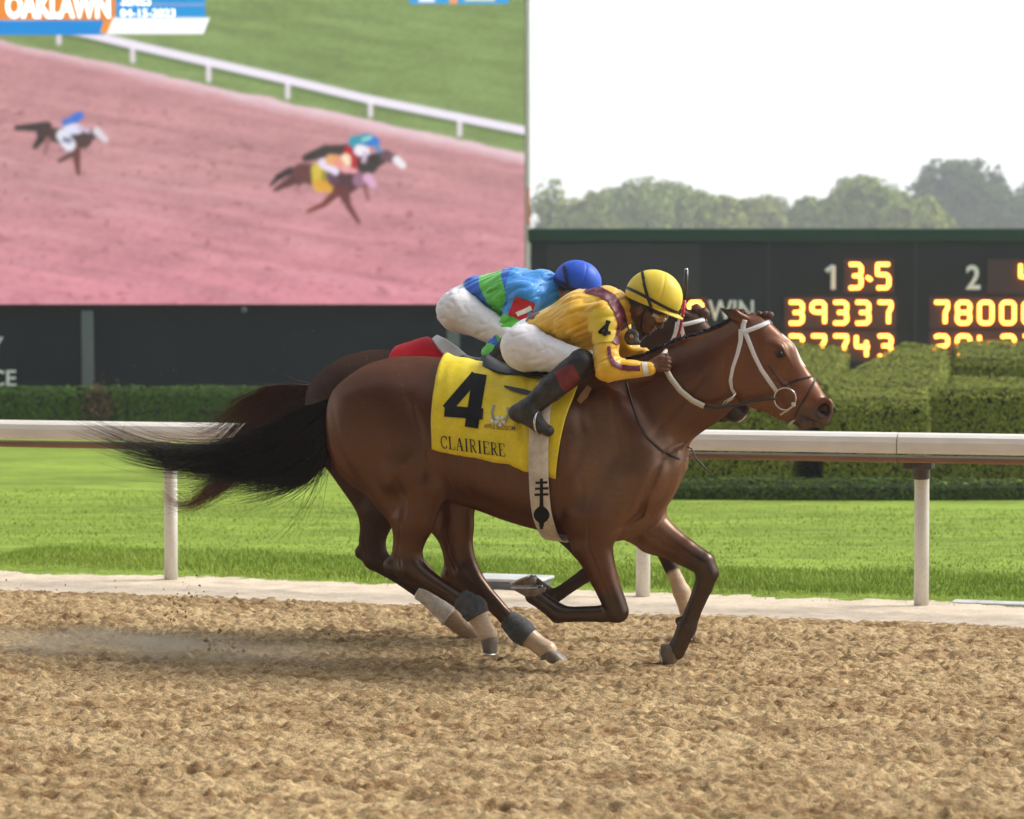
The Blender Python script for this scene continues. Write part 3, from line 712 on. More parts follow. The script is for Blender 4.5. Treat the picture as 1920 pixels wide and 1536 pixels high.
        idx = np.argwhere(mk); P = los + idx * h
        F[mk] = fn(P)
        F = np.pad(F, 1, constant_values=0.2); los = los - h
        ins = F < 0
        # surface nets
        sh = np.array(F.shape) - 1
        cs = np.zeros(sh, np.int8)
        for a in (0, 1):
            for b in (0, 1):
                for c in (0, 1): cs += ins[a:sh[0]+a, b:sh[1]+b, c:sh[2]+c]
        act = (cs > 0) & (cs < 8); ci = np.argwhere(act)
        vid = np.full(sh, -1, np.int64); vid[act] = np.arange(len(ci))
        acc = np.zeros((len(ci), 3)); cnt = np.zeros(len(ci))
        cor = [(a, b, c) for a in (0, 1) for b in (0, 1) for c in (0, 1)]
        for p in cor:
            for axis in range(3):
                if p[axis] == 1: continue
                q = list(p); q[axis] = 1
                i0 = ci + p; i1 = ci + q
                f0 = F[i0[:, 0], i0[:, 1], i0[:, 2]]; f1 = F[i1[:, 0], i1[:, 1], i1[:, 2]]
                m = (f0 < 0) != (f1 < 0)
                t = np.where(m, f0 / np.where(np.abs(f0 - f1) < 1e-9, 1, (f0 - f1)), 0)
                pos = np.repeat(np.array([p], float), len(ci), 0); pos[:, axis] += t
                acc[m] += pos[m]; cnt[m] += 1
        V = los + (ci + acc / cnt[:, None]) * h
        quads = []
        for axis in range(3):
            a1, a2 = (axis + 1) % 3, (axis + 2) % 3
            sl0 = [slice(None)] * 3; sl1 = [slice(None)] * 3
            sl0[axis] = slice(0, -1); sl1[axis] = slice(1, None)
            e = np.argwhere(ins[tuple(sl0)] != ins[tuple(sl1)])
            if not len(e): continue
            sgn = ins[e[:, 0], e[:, 1], e[:, 2]]
            ids = []
            for (o1, o2) in ((-1, -1), (0, -1), (0, 0), (-1, 0)):
                c = e.copy(); c[:, a1] += o1; c[:, a2] += o2
                ok = np.all((c >= 0) & (c < sh), axis=1); c = np.clip(c, 0, sh - 1)
                r = vid[c[:, 0], c[:, 1], c[:, 2]]; r[~ok] = -1; ids.append(r)
            q = np.stack(ids, 1); good = (q >= 0).all(1); q = q[good]; sg = sgn[good]
            q[~sg] = q[~sg][:, ::-1]
            quads.append(q)
        Q = np.concatenate(quads)
        for _ in range(refine):
            d0 = fn(V); e = h * 0.5
            g = np.stack([(fn(V + np.eye(3)[i] * e) - d0) / e for i in range(3)], 1)
            gl = np.maximum((g * g).sum(1), 0.09)
            st = np.clip(d0 / gl, -h, h)[:, None] * g
            V = V - st
        return V, Q
# ------------------------------------------------------------------ horses
A = Frame(0.12, 0.0)
_dB = 1.02
B = Frame(A.o[0] + A.n[0] * _dB, A.o[1] + A.n[1] * _dB)
_sh = B.L(690, 652)[0] - A.L(740, 668)[0]
B.o = B.o + B.u * _sh
BZ = 0.02

def px2(fr, pts, v=0.0): return [fr.L(p[0], p[1], v if len(p) < 3 else p[2]) for p in pts]
def R(p): return p / SC

TORSO = [(624,790,850,.05),(634,742,872,.16),(655,708,898,.215),(690,682,920,.25),(740,668,938,.265),(800,668,945,.27),
         (850,674,942,.262),(900,684,957,.27),(950,693,976,.285),(1000,697,991,.292),(1050,694,1001,.285),(1100,689,1007,.262),
         (1140,687,1010,.232),(1185,696,1002,.208),(1225,715,978,.185),(1255,760,945,.15),(1276,810,905,.10),(1286,845,870,.04)]
HEADN = dict(
    skull=[(1408,640,50),(1452,672,43)], mid=[(1450,680,46),(1499,742,39)], muz=[(1499,742,39),(1532,770,29)],
    jaw=[(1402,720,40),(1468,762,22)], chin=[(1468,764,22),(1512,790,14)])

class HeadXf:
    """turns the head (and the upper end of the neck) about a pivot in the u-z plane"""
    def __init__(s, piv, ang, shift): s.p = piv; s.a = ang; s.s = np.array(shift)
    def __call__(s, q):
        q = np.array(q, float); d = q - s.p; c, n = math.cos(s.a), math.sin(s.a)
        return np.array((s.p[0] + d[0]*c - d[2]*n, q[1], s.p[2] + d[0]*n + d[2]*c)) + s.s

def horse_sdf(hx, legs, zoff, ztrim=None):
    D = SDF(); L = A.L; Z = np.array((0, 0, zoff))
    def T(x, y, v=0.0): return L(x, y, v) + Z
    def Hd(x, y, v=0.0): return hx(L(x, y, v)) + Z
    U = [T(t[0], (t[1]+t[2])/2)[0] for t in TORSO]
    D.loft(U, [T(t[0], t[1])[2] for t in TORSO], [T(t[0], t[2])[2] for t in TORSO], [t[3] for t in TORSO], k=0.03, egg=0.10, ex=2.15)
    # neck
    D.cone(T(1185,785), T(1298,720), R(106), R(79), 0.07, 0.52)
    nb = T(1298,720); nc = Hd(1384,672); D.cone(nb, nc, R(79), R(66), 0.06, 0.50)
    D.cone(nb, Hd(1402,652), R(62), R(50), 0.05, 0.6)
    for s in (-1, 1):
        # croup, thigh and buttock muscle
        D.ell(T(705,745,s*.12), (R(90),.125,R(52)), 0.2, 0.09)
        D.ell(T(668,812,s*.145), (R(56),.10,R(88)), 0.3, 0.08)
        D.ell(T(748,812,s*.165), (R(62),.095,R(92)), 0.62, 0.09)
        # shoulder blade, upper arm, breast
        D.ell(T(1166,812,s*.148), (R(44),.07,R(96)), 0.5, 0.09)
        D.ell(T(1205,880,s*.145), (R(46),.07,R(52)), 0.3, 0.06)
        D.ell(T(1112,905,s*.175), (R(44),.075,R(80)), 0.15, 0.08)
        D.ell(T(1228,900,s*.08), (R(42),.078,R(72)), -0.5, 0.04)
        # loin and ribs
        D.ell(T(1010,860,s*.20), (R(130),.10,R(100)), 0.1, 0.08)
    for s, hx0 in ((-1, legs[0]), (1, legs[1])):
        q = hx0['N']; D.cone(T(690,850,s*.14), q[3][:3], R(66), R(36), 0.06, 0.55)
    D.ell(T(1165,975), (R(80),.13,R(36)), 0.25, 0.05)
    # head
    k = .03
    for nm, kv in (('skull',.64),('mid',.58),('muz',.74),('jaw',.62),('chin',.8)):
        (x0,y0,r0),(x1,y1,r1) = HEADN[nm]; D.cone(Hd(x0,y0), Hd(x1,y1), R(r0), R(r1), k, kv)
    for s in (-1, 1):
        D.ell(Hd(1408,706,s*.045), (R(46),.045,R(56)), 0.35 + hx.a, 0.03)       # jowl
        D.ell(Hd(1456,654,s*.068), (R(20),.024,R(13)), -0.7 + hx.a, 0.04)       # brow
        D.cone(Hd(1452,705,s*.07), Hd(1500,748,s*.05), .012, .010, 0.02)          # facial crest
        D.ell(Hd(1545,768,s*.045), (R(17),.020,R(23)), -0.3 + hx.a, 0.02)         # nostril wing
        D.ell(Hd(1544,770,s*.066), (R(11),.034,R(15)), -0.35 + hx.a, 0.006, 's') # nostril
        D.ell(Hd(1462,664,s*.100), (.019,.016,.015), hx.a-.3, 0.010, 's')
        # ears laid back
        b0 = Hd(1404,606,s*.042); t0 = Hd(1350,578,s*.08) if s < 0 else Hd(1377,578,s*.075)
        m0 = b0 * .5 + t0 * .5 + np.array((0,s*.010,.004))
        D.cone(b0, m0, .030, .029, 0.02, 0.7); D.cone(m0, t0, .029, .003, 0.01, 0.7)
        D.groove([b0*.7+t0*.3+np.array((0,0,.016)), b0*.15+t0*.85+np.array((0,0,.004))], .010, .007, s)
    # lips
    D.cone(Hd(1538,786,-.022), Hd(1538,786,.022), R(16), R(16), 0.02)
    D.cone(Hd(1508,793,-.018), Hd(1508,793,.018), R(13), R(13), 0.015)
    D.groove([Hd(1552,797), Hd(1528,790), Hd(1500,777)], .008, .006)
    # legs
    for lg in legs:
        for (n0, n1, kk, kv) in lg['seg']: D.cone(n0[:3], n1[:3], n0[3], n1[3], kk, kv)
    # muscle lines
    G = D.groove
    for s in (-1, 1):
        G([T(1262,842), T(1240,905), T(1212,962), T(1150,1002)], .018, .017, s)
        G([T(1100,735), T(1122,830), T(1092,905), T(1075,975)], .010, .024, s)
        G([T(1165,730), T(1180,800), T(1200,860)], .012, .022, s)
        G([T(1330,772), T(1285,828), T(1235,870)], .013, .018, s)
        G([T(1345,690), T(1290,750), T(1225,830)], .009, .018, s)
        G([T(1140,905), T(1165,945), T(1150,1000)], .004, .016, s)
        G([T(1110,880), T(1128,930), T(1112,985)], .007, .016, s)
        G([T(1090,790), T(1105,850), T(1140,890)], .004, .02, s)
        G([T(795,735), T(818,800), T(826,868), T(826,905)], .016, .024, s)
        G([T(640,735), T(662,830), T(712,930), T(738,985)], .011, .024, s)
        G([T(770,880), T(790,930), T(782,990)], .006, .016, s)
        G([T(1185,900), T(1205,930), T(1190,970)], .009, .013, s)
        for i in range(7):
            x = 880 + i*28
            G([T(x,760), T(x-12,860), T(x+4,935)], .0032, .011, s)
        G([Hd(1474,686), Hd(1482,715), Hd(1500,742)], .007, .008, s)
        G([Hd(1446,690), Hd(1470,722), Hd(1500,756)], .005, .007, s)
        G([Hd(1448,672), Hd(1462,677), Hd(1476,668)], .005, .005, s)
        G([Hd(1372,650), Hd(1366,700), Hd(1380,742), Hd(1400,764)], .009, .012, s)
        G([Hd(1470,640), Hd(1480,665), Hd(1492,690)], -.003, .008, s)
    N = legs[2]['N']; G([N[1], N[2], N[3], N[4]], .007, .007, -1)
    N = legs[3]['N']; G([N[1], N[2], N[3], N[4]], .007, .007, 1)
    for lg, s in ((legs[0], -1), (legs[1], 1)):
        N = lg['N']; G([np.array(N[i][:3]) + np.array((-.035*(1 if i < 5 else .6), 0, 0)) for i in (3, 4, 5)], .008, .008, s)
        G([np.array(N[6][:3]) + np.array((-.004,0,-.012)), np.array(N[7][:3]) + np.array((-.004,0,-.012))], .004, .006, s)
    for lg, s in ((legs[2], -1), (legs[3], 1)):
        N = lg['N']; G([N[6], N[7]], .004, .006, s)
    return D

def leg(fr, nodes, extra=(), zoff=0.0):
    """nodes (px, py, v, radius px, blend, lateral squash); the squash and blend belong to the piece that ends at the node"""
    N = []
    for (x, y, v, r, *_) in nodes:
        p = fr.L(x, y, v); N.append((*p, R(r) * (SC / SC)))
    seg = [(N[i], N[i+1], nodes[i+1][4], nodes[i+1][5]) for i in range(len(N)-1)]
    for (a, b, ra, rb, kk, kv) in extra:
        seg.append(((*fr.L(*a), R(ra)), (*fr.L(*b), R(rb)), kk, kv))
    return dict(seg=seg, N=N)

# --- legs of the near horse (right hind, left hind, right fore, left fore)
A_RH = leg(A, [(722,800,-.13,86,.05,.5),(770,880,-.155,66,.06,.55),(795,905,-.16,46,.05,.75),(774,975,-.155,40,.04,.75),(764,1030,-.15,28,.03,.75),
               (768,1064,-.15,28,.02,.75),(800,1086,-.145,18,.02,.85),(852,1119,-.14,16,.02,.85),(886,1139,-.14,22,.012,.9),(905,1172,-.14,17,.012,.9),(914,1190,-.14,19,.01,.95)],
           [((764,1020,-.15),(733,1060,-.15),12,13,.02,.8),((733,1060,-.15),(790,1092,-.15),14,10,.025,.8)])
A_LH = leg(A, [(750,810,.13,80,.05,.5),(812,890,.15,60,.06,.55),(848,925,.15,48,.05,.75),(850,985,.145,38,.04,.75),(860,1040,.14,29,.03,.75),
               (872,1072,.14,28,.02,.75),(900,1105,.135,19,.02,.85),(948,1156,.13,15,.02,.85),(976,1182,.13,21,.012,.9),(1008,1208,.13,17,.012,.9),(1026,1220,.13,19,.01,.95)],
           [((848,1035,.14),(842,1078,.14),12,13,.02,.8),((842,1080,.14),(885,1108,.14),14,9,.025,.8)])
A_RF = leg(A, [(1180,900,-.155,58,.05,.7),(1115,965,-.165,56,.05,.6),(1110,1022,-.155,37,.05,.7),(1132,1082,-.15,26,.03,.8),(1152,1132,-.145,22,.015,.9),
               (1157,1146,-.145,21,.01,.9),(1128,1151,-.14,15,.015,.85),(1068,1152,-.14,14,.015,.85),(1047,1150,-.14,18,.012,.9),(1018,1128,-.14,16,.012,.9),(1002,1116,-.14,18,.01,.95)],
           [((1090,960,-.17),(1080,1005,-.16),30,16,.04,.6)])
A_LF = leg(A, [(1215,890,.14,55,.05,.7),(1190,960,.15,54,.05,.6),(1225,1000,.145,38,.05,.7),(1282,1034,.14,26,.03,.8),(1318,1056,.14,23,.015,.9),
               (1326,1074,.14,21,.01,.9),(1319,1100,.14,17,.015,.85),(1298,1150,.14,15,.015,.85),(1288,1176,.14,18,.012,.9),(1274,1208,.14,16,.012,.9),(1267,1220,.14,18,.01,.95)],
           [((1290,1166,.14),(1273,1164,.14),9,7,.02,.8)])

# --- legs of the far horse
B_RH = leg(B, [(672,800,-.13,82,.05,.5),(715,870,-.15,62,.06,.55),(735,898,-.155,44,.05,.75),(708,962,-.15,38,.04,.75),(698,1012,-.15,27,.03,.75),
               (704,1046,-.15,26,.02,.75),(738,1072,-.145,17,.02,.85),(800,1118,-.14,14,.02,.85),(846,1158,-.14,20,.012,.9),(872,1182,-.14,16,.012,.9),(884,1190,-.14,17,.01,.95)],
           [((698,1000,-.15),(678,1036,-.15),12,12,.02,.8),((678,1036,-.15),(725,1072,-.15),13,9,.025,.8)])
B_LH = leg(B, [(690,800,.13,78,.05,.5),(745,870,.15,58,.06,.55),(775,895,.15,44,.05,.75),(762,965,.145,34,.04,.75),(762,1012,.14,25,.03,.75),
               (768,1044,.14,24,.02,.75),(795,1072,.135,16,.02,.85),(832,1108,.13,14,.02,.85),(850,1126,.13,18,.012,.9),(858,1144,.13,15,.012,.9),(861,1150,.13,16,.01,.95)],
           [((758,1005,.14),(746,1042,.14),11,11,.02,.8),((746,1042,.14),(785,1070,.14),12,8,.025,.8)])
B_RF = leg(B, [(1095,880,-.155,54,.05,.7),(1050,935,-.165,50,.05,.6),(1062,985,-.155,34,.05,.7),(1095,1032,-.15,23,.03,.8),(1118,1056,-.145,20,.015,.9),
               (1118,1066,-.145,19,.01,.9),(1096,1080,-.14,14,.015,.85),(1050,1112,-.14,13,.015,.85),(1034,1120,-.14,17,.012,.9),(1012,1104,-.14,15,.012,.9),(1002,1097,-.14,16,.01,.95)],
           [((1040,930,-.17),(1032,970,-.16),28,15,.04,.6)])
B_LF = leg(B, [(1130,870,.14,50,.05,.7),(1110,925,.15,48,.05,.6),(1148,955,.145,34,.05,.7),(1190,975,.14,24,.03,.8),(1222,988,.14,21,.015,.9),
               (1230,1000,.14,20,.01,.9),(1242,1030,.14,15,.015,.85),(1270,1090,.14,14,.015,.85),(1278,1110,.14,18,.012,.9),(1286,1142,.14,14,.012,.9),(1291,1158,.14,15,.01,.95)])
HX_A = HeadXf(A.L(1400,610), 0.0, (0,0,0))
HX_B = HeadXf(A.L(1447,603), -0.155, (-0.035,0,-0.01))

M_coat = mat('bay_coat', rough=0.40, spec=0.34, attr='col', noise=[(6, .08, (1,1,1)), (70, .16, (.35,1,1)), (260,.14,(.4,1,1))], bump=[(260, .35, .0022, (.3,1,1)), (40, .12, .003)])
M_hoof = mat('hoof_horn', (0.17,0.135,0.10), 0.45, noise=(30,.4,(1,1,.25)), bump=(60,.3,.002))
M_shoe = mat('horseshoe_aluminium', (0.55,0.54,0.52), 0.32, metal=0.9, noise=(40,.2,(1,1,1)))
M_eye = mat('horse_eye', (0.010,0.006,0.005), 0.12, spec=0.4)
M_blackhair = mat('black_tail_hair', (0.011,0.009,0.010), 0.42, spec=0.4, noise=(30,.4,(1,1,1)))
M_brownhair = mat('dark_brown_tail_hair', rough=0.45, spec=0.4, attr='col')
M_wrap_grey = mat('grey_leg_bandage', (0.075,0.078,0.08), 0.85, noise=(50,.3,(1,1,1)), bump=(90,.4,.003))
M_wrap_white = mat('white_leg_bandage', (0.62,0.56,0.48), 0.85, noise=(25,.25,(1,1,1)), bump=(90,.4,.004))

def coat_gloss(m, fac, rough, colr):
    """hair sheen: a tinted gloss over the skin colour, and pale dust specks caught in the coat"""
    n = m.node_tree.nodes; l = m.node_tree.links; b = [x for x in n if x.type == 'BSDF_PRINCIPLED'][0]; out = [x for x in n if x.type == 'OUTPUT_MATERIAL'][0]
    b.inputs['Specular IOR Level'].default_value = 0.0
    g = n.new('ShaderNodeBsdfGlossy'); g.inputs['Roughness'].default_value = rough; g.inputs['Color'].default_value = (*colr, 1)
    bl = b.inputs['Normal'].links
    if bl: l.new(bl[0].from_socket, g.inputs['Normal'])
    mx = n.new('ShaderNodeMixShader'); mx.inputs[0].default_value = fac; l.new(b.outputs[0], mx.inputs[1]); l.new(g.outputs[0], mx.inputs[2]); l.new(mx.outputs[0], out.inputs[0])
    src = b.inputs['Base Color'].links[0].from_socket
    tc = n.new('ShaderNodeTexCoord'); t = n.new('ShaderNodeTexNoise'); t.inputs['Scale'].default_value = 48; t.inputs['Detail'].default_value = 3; l.new(tc.outputs['Object'], t.inputs['Vector'])
    t2 = n.new('ShaderNodeTexNoise'); t2.inputs['Scale'].default_value = 4.5; t2.inputs['Detail'].default_value = 4; l.new(tc.outputs['Object'], t2.inputs['Vector'])
    m1 = n.new('ShaderNodeMapRange'); m1.inputs[1].default_value = .62; m1.inputs[2].default_value = .74; l.new(t.outputs['Fac'], m1.inputs[0])
    m2 = n.new('ShaderNodeMapRange'); m2.inputs[1].default_value = .50; m2.inputs[2].default_value = .68; m2.inputs[4].default_value = .45; l.new(t2.outputs['Fac'], m2.inputs[0])
    mm = n.new('ShaderNodeMath'); mm.operation = 'MULTIPLY'; l.new(m1.outputs[0], mm.inputs[0]); l.new(m2.outputs[0], mm.inputs[1])
    cm = n.new('ShaderNodeMix'); cm.data_type = 'RGBA'; l.new(mm.outputs[0], cm.inputs[0]); l.new(src, cm.inputs[6]); cm.inputs[7].default_value = (.30,.20,.13,1); l.new(cm.outputs[2], b.inputs['Base Color'])
M_coatB = M_coat.copy(); M_coatB.name = 'dark_bay_coat'
coat_gloss(M_coat, .09, .31, (.85,.62,.48)); coat_gloss(M_coatB, .045, .46, (.8,.6,.5))

def seg_dist(V, a, b):
    a = np.array(a[:3]); ba = np.array(b[:3]) - a; t = np.clip((V - a) @ ba / max(ba @ ba, 1e-9), 0, 1)
    return np.linalg.norm(V - a - t[:, None] * ba, axis=1), t

def coat(V, base, fields):
    C = np.repeat(np.array([base], float), len(V), 0)
    for a, b, r, c, soft in fields:
        d, t = seg_dist(V, a, b)
        w = np.clip((r * (1 + soft) - d) / (r * soft), 0, 1); w = w * w * (3 - 2 * w)
        C = C * (1 - w[:, None]) + np.array(c) * w[:, None]
    return C

def hoof_parts(fr, parent, cor, heel, toe, v, rc=17, hw=.058, shoe=True):
    """horn capsule lofted from the coronet ring to the sole, and the shoe nailed on"""
    c = fr.L(cor[0], cor[1], v); h = fr.L(heel[0], heel[1], v); t = fr.L(toe[0], toe[1], v)
    ax = (t - h); ln = np.linalg.norm(ax); ax /= ln; lat = np.array((0, 1., 0)); mid = (h + t) / 2
    n = 24; rings = []
    nrm = np.cross(lat, ax)
    if (c - mid) @ nrm < 0: nrm = -nrm
    hgt = (c - mid) @ nrm
    for f in (0, .02, .35, .7, 1.0, 1.12):
        cen = mid * (1 - f) + c * f
        a = (ln / 2) * (1 - f) + R(rc) * f; b = hw * (1 - f) + R(rc) * .98 * f
        if f == 0: a *= .97; b *= .97
        if f > 1: a *= .8; b *= .8
        for k in range(n):
            an = 2 * math.pi * k / n; ca, sa = math.cos(an), math.sin(an)
            xx = a * ca if ca > 0 else -a * (abs(ca) ** .7)
            rings.append(cen + ax * xx + lat * b * sa)
    V = np.array(rings); F = [tuple(q) for q in grid_faces(6, n).tolist()]
    F += [(i*n + n-1, (i+1)*n + n-1, (i+1)*n, i*n) for i in range(5)]
    F.append(tuple(range(n))); F.append(tuple(5*n + k for k in range(n)))
    ho = mesh_obj('hoof', V, F, M_hoof, parent, smooth=True)
    if shoe:
        mb = MB(); pts = []
        for k in range(21):
            an = -2.35 + 4.7 * k / 20
            ca, sa = math.cos(an), math.sin(an)
            pts.append(mid - nrm * .004 + ax * (ln/2*.93) * ca + lat * hw*.90 * sa)
        mb.tube(pts, .0075, 6); mb.build('horseshoe', M_shoe, ho, True)

def strands(name, fr, guides, n, matr, parent, r0=.0022, spread=.05, jit=.035, seg=16, seed=1, col=None, taper=1.2, zoff=0.0, vary=.35):
    rg = np.random.default_rng(seed)
    K = 24; G = []
    for g in guides:
        p = np.array([fr.L(x, y, v) for (x, y, v) in [(q if len(q) == 3 else (*q, 0.0)) for q in g]])
        # Catmull-Rom resample
        t = np.linspace(0, len(p) - 1, K); i = np.clip(t.astype(int), 0, len(p) - 2); f = (t - i)[:, None]
        P0 = p[np.maximum(i - 1, 0)]; P1 = p[i]; P2 = p[i + 1]; P3 = p[np.minimum(i + 2, len(p) - 1)]
        G.append(.5 * ((2*P1) + (-P0+P2)*f + (2*P0-5*P1+4*P2-P3)*f**2 + (-P0+3*P1-3*P2+P3)*f**3))
    G = np.array(G)
    gi = rg.uniform(0, len(G) - 1, n); i0 = np.clip(gi.astype(int), 0, len(G) - 2); ff = (gi - i0)[:, None, None]
    C = G[i0] * (1 - ff) + G[i0 + 1] * ff if len(G) > 1 else np.repeat(G, n, 0)
    ln = np.clip(1 - np.abs(rg.normal(0, vary, n)) , .25, 1)
    ts = np.linspace(0, 1, seg)[None, :] * ln[:, None] * (K - 1)
    a = np.clip(ts.astype(int), 0, K - 2); fr_ = (ts - a)[..., None]
    ar = np.arange(n)[:, None]
    P = C[ar, a] * (1 - fr_) + C[ar, a + 1] * fr_
    tt = np.linspace(0, 1, seg)[None, :, None]
    # clumping: strands share a jitter with their neighbours
    clump = rg.integers(0, max(2, n // 12), n); cj = rg.normal(0, 1, (max(2, n // 12), 3))
    P = P + (cj[clump][:, None, :] * jit + rg.normal(0, jit * .45, (n, 1, 3))) * tt ** 1.3
    P[..., 1] += (rg.uniform(-1, 1, n)[:, None]) * spread * (1 - .3 * tt[..., 0])
    ph = rg.uniform(0, 6.28, (n, 1, 3)); P = P + np.sin(tt * rg.uniform(3, 9, (n, 1, 1)) + ph) * .007 * tt
    P[..., 2] += zoff
    T = np.gradient(P, axis=1); T /= np.maximum(np.linalg.norm(T, axis=2, keepdims=True), 1e-9)
    up = np.array((0.0, 1.0, 0.15)); N1 = np.cross(T, up); N1 /= np.maximum(np.linalg.norm(N1, axis=2, keepdims=True), 1e-9); N2 = np.cross(T, N1)
    rad = r0 * rg.uniform(.6, 1.3, (n, 1, 1)) * (1 - tt ** taper * .92)
    V = np.stack([P + (N1 * math.cos(k*2.0944) + N2 * math.sin(k*2.0944)) * rad for k in range(3)], 2)
    ids = np.arange(n * seg * 3).reshape(n, seg, 3); Q = []
    for k in range(3):
        k2 = (k + 1) % 3
        Q.append(np.stack([ids[:, :-1, k], ids[:, :-1, k2], ids[:, 1:, k2], ids[:, 1:, k]], -1).reshape(-1, 4))
    cc = None
    if col is not None:
        w = np.repeat(np.repeat((tt * ln[:, None, None]), 3, 2).reshape(-1, 1), 3, 1)
        cc = np.array(col[0]) * (1 - w) + np.array(col[1]) * w
    return mesh_obj(name, V.reshape(-1, 3), np.concatenate(Q), matr, parent, smooth=True, col=cc)

def bandage(fr, parent, nodes, matr, label=None):
    """wrapped bandage: nodes (px, py, v, radius px), with the turns of the wrap as ridges"""
    P = np.array([fr.L(x, y, v) for x, y, v, r in nodes]); r = np.array([R(q[3]) for q in nodes])
    t = np.linspace(0, len(P) - 1, 22); pts = np.stack([np.interp(t, np.arange(len(P)), P[:, i]) for i in range(3)], 1)
    rr = np.interp(t, np.arange(len(P)), r); rr = rr * (1 + .014 * np.sign(np.sin(t * 9)))
    rr[0] *= .9; rr[-1] *= .9
    mb = MB(); mb.tube(pts, list(rr), 20); o = mb.build('leg_bandage', matr, parent, True)
    return o

def make_horse(fr, D, label, base, fields, hoofs, hx, zoff, cm):
    V, Q = D.mesh(0.007)
    C = coat(V, base, fields)
    body = mesh_obj('horse', V, Q, cm, None, True, C); fr.place(body)
    tag(body, label, 'horse', 'horses racing past the rail')
    for hf in hoofs: hoof_parts(fr, body, *hf)
    for s in (-1, 1):
        e = hx(A.L(1462, 664, s * .080)) + np.array((0, 0, zoff))
        bm = bmesh.new(); bmesh.ops.create_uvsphere(bm, u_segments=20, v_segments=12, radius=.0175)
        me = bpy.data.meshes.new('eye'); bm.to_mesh(me); bm.free(); me.materials.append(M_eye)
        me.polygons.foreach_set('use_smooth', np.ones(len(me.polygons), dtype=bool))
        eo = bpy.data.objects.new('eye', me); eo.location = e; link(eo, body)
    return body, V, Q

BLK = (0.017, 0.013, 0.012); WHT = (0.58, 0.44, 0.31)
def leg_fields(lg, i0, i1, col, rad=.075, soft=.5):
    return [(lg['N'][i], lg['N'][i+1], rad, col, soft) for i in range(i0, i1)]

fA = [(A.L(1420,680), A.L(1520,750), .16, (.13,.040,.0155), .8)]
fA += [(A.L(1235,880), A.L(1190,960), .17, (.150,.072,.038), .9), (A.L(1110,800,-.25), A.L(1130,900,-.25), .09, (.125,.060,.033), 1.2)]   # sand dust on breast and shoulder
for lg in (A_RF, A_LF): fA += leg_fields(lg, 4, 8, (.012,.008,.007), .058, 1.1) + leg_fields(lg, 8, 10, BLK, .05, .8)
for lg in (A_RH, A_LH): fA += leg_fields(lg, 5, 8, (.032,.014,.009), .06, .9)
for lg in (A_RH, A_LH): fA += leg_fields(lg, 8, 10, WHT, .075, .3)
fA += [(A.L(733,1058,-.15), A.L(745,1066,-.15), .05, BLK, .9), (A.L(1520,790), A.L(1550,792), .075, (.055,.038,.033), .8),
       (A.L(1350,578,-.08), A.L(1356,582,-.08), .03, BLK, .8), (A.L(1462,664,-.09), A.L(1463,665,-.09), .02, BLK, .8),
       (A.L(1544,770,-.05), A.L(1544,771,-.02), .026, (.016,.008,.008), .5), (A.L(1470,632), A.L(1505,682), .017, (.62,.58,.54), .4),
       (A.L(1475,712,-.07), A.L(1520,730,-.05), .045, (.16,.052,.02), 1.2)]
fB = []
for lg in (B_RF, B_LF): fB += leg_fields(lg, 4, 10, (.02,.012,.01), .05, .9)
fB += leg_fields(B_LF, 7, 10, WHT, .06, .35) + leg_fields(B_RH, 8, 10, (.35,.24,.15), .075, .35) + leg_fields(B_LH, 8, 10, (.4,.3,.2), .075, .35)
fB += [(HX_B(A.L(1520,790)), HX_B(A.L(1550,785)), .07, (.035,.026,.024), .7), (HX_B(A.L(1545,785)), HX_B(A.L(1552,795)), .03, (.5,.42,.36), .6)]

D_A = horse_sdf(HX_A, [A_RH, A_LH, A_RF, A_LF], 0.0)
D_B = horse_sdf(HX_B, [B_RH, B_LH, B_RF, B_LF], BZ)
HA, VA, QA = make_horse(A, D_A, 'bay racehorse nearest the camera, ridden by the jockey in yellow', (.064,.0158,.0052), fA, [
    ((917,1193),(908,1222),(930,1226),-.14,17,.054), ((1030,1220),(1014,1240),(1068,1243),.13,18,.056),
    ((1002,1118),(1024,1102),(958,1103),-.14,17,.054), ((1268,1222),(1241,1207),(1250,1259),.14,17,.054)], HX_A, 0.0, M_coat)
HB, VB, QB = make_horse(B, D_B, 'dark bay racehorse galloping on the rail side, ridden by the jockey in blue and green', (.030,.0115,.0065), fB, [
    ((888,1193),(890,1216),(922,1212),-.14,16,.052), ((862,1150),(845,1156),(886,1184),.13,16,.052),
    ((1000,1096),(1004,1078),(958,1096),-.14,16,.052), ((1292,1160),(1276,1188),(1304,1199),.14,15,.05)], HX_B, BZ, M_coatB)
BVH_A = BVHTree.FromPolygons([tuple(v) for v in VA], [tuple(q) for q in QA.tolist()])
BVH_B = BVHTree.FromPolygons([tuple(v) for v in VB], [tuple(q) for q in QB.tolist()])
bandage(A, HA, [(862,1123,-.14,20),(875,1131,-.14,22),(888,1141,-.14,27),(896,1156,-.14,23)], M_wrap_grey)
bandage(A, HA, [(950,1160,.13,19),(962,1170,.13,22),(977,1183,.13,26),(992,1196,.13,22)], M_wrap_grey)
bandage(B, HB, [(786,1108,-.14,18),(805,1122,-.14,18),(830,1144,-.14,20),(845,1157,-.14,24)], M_wrap_white)

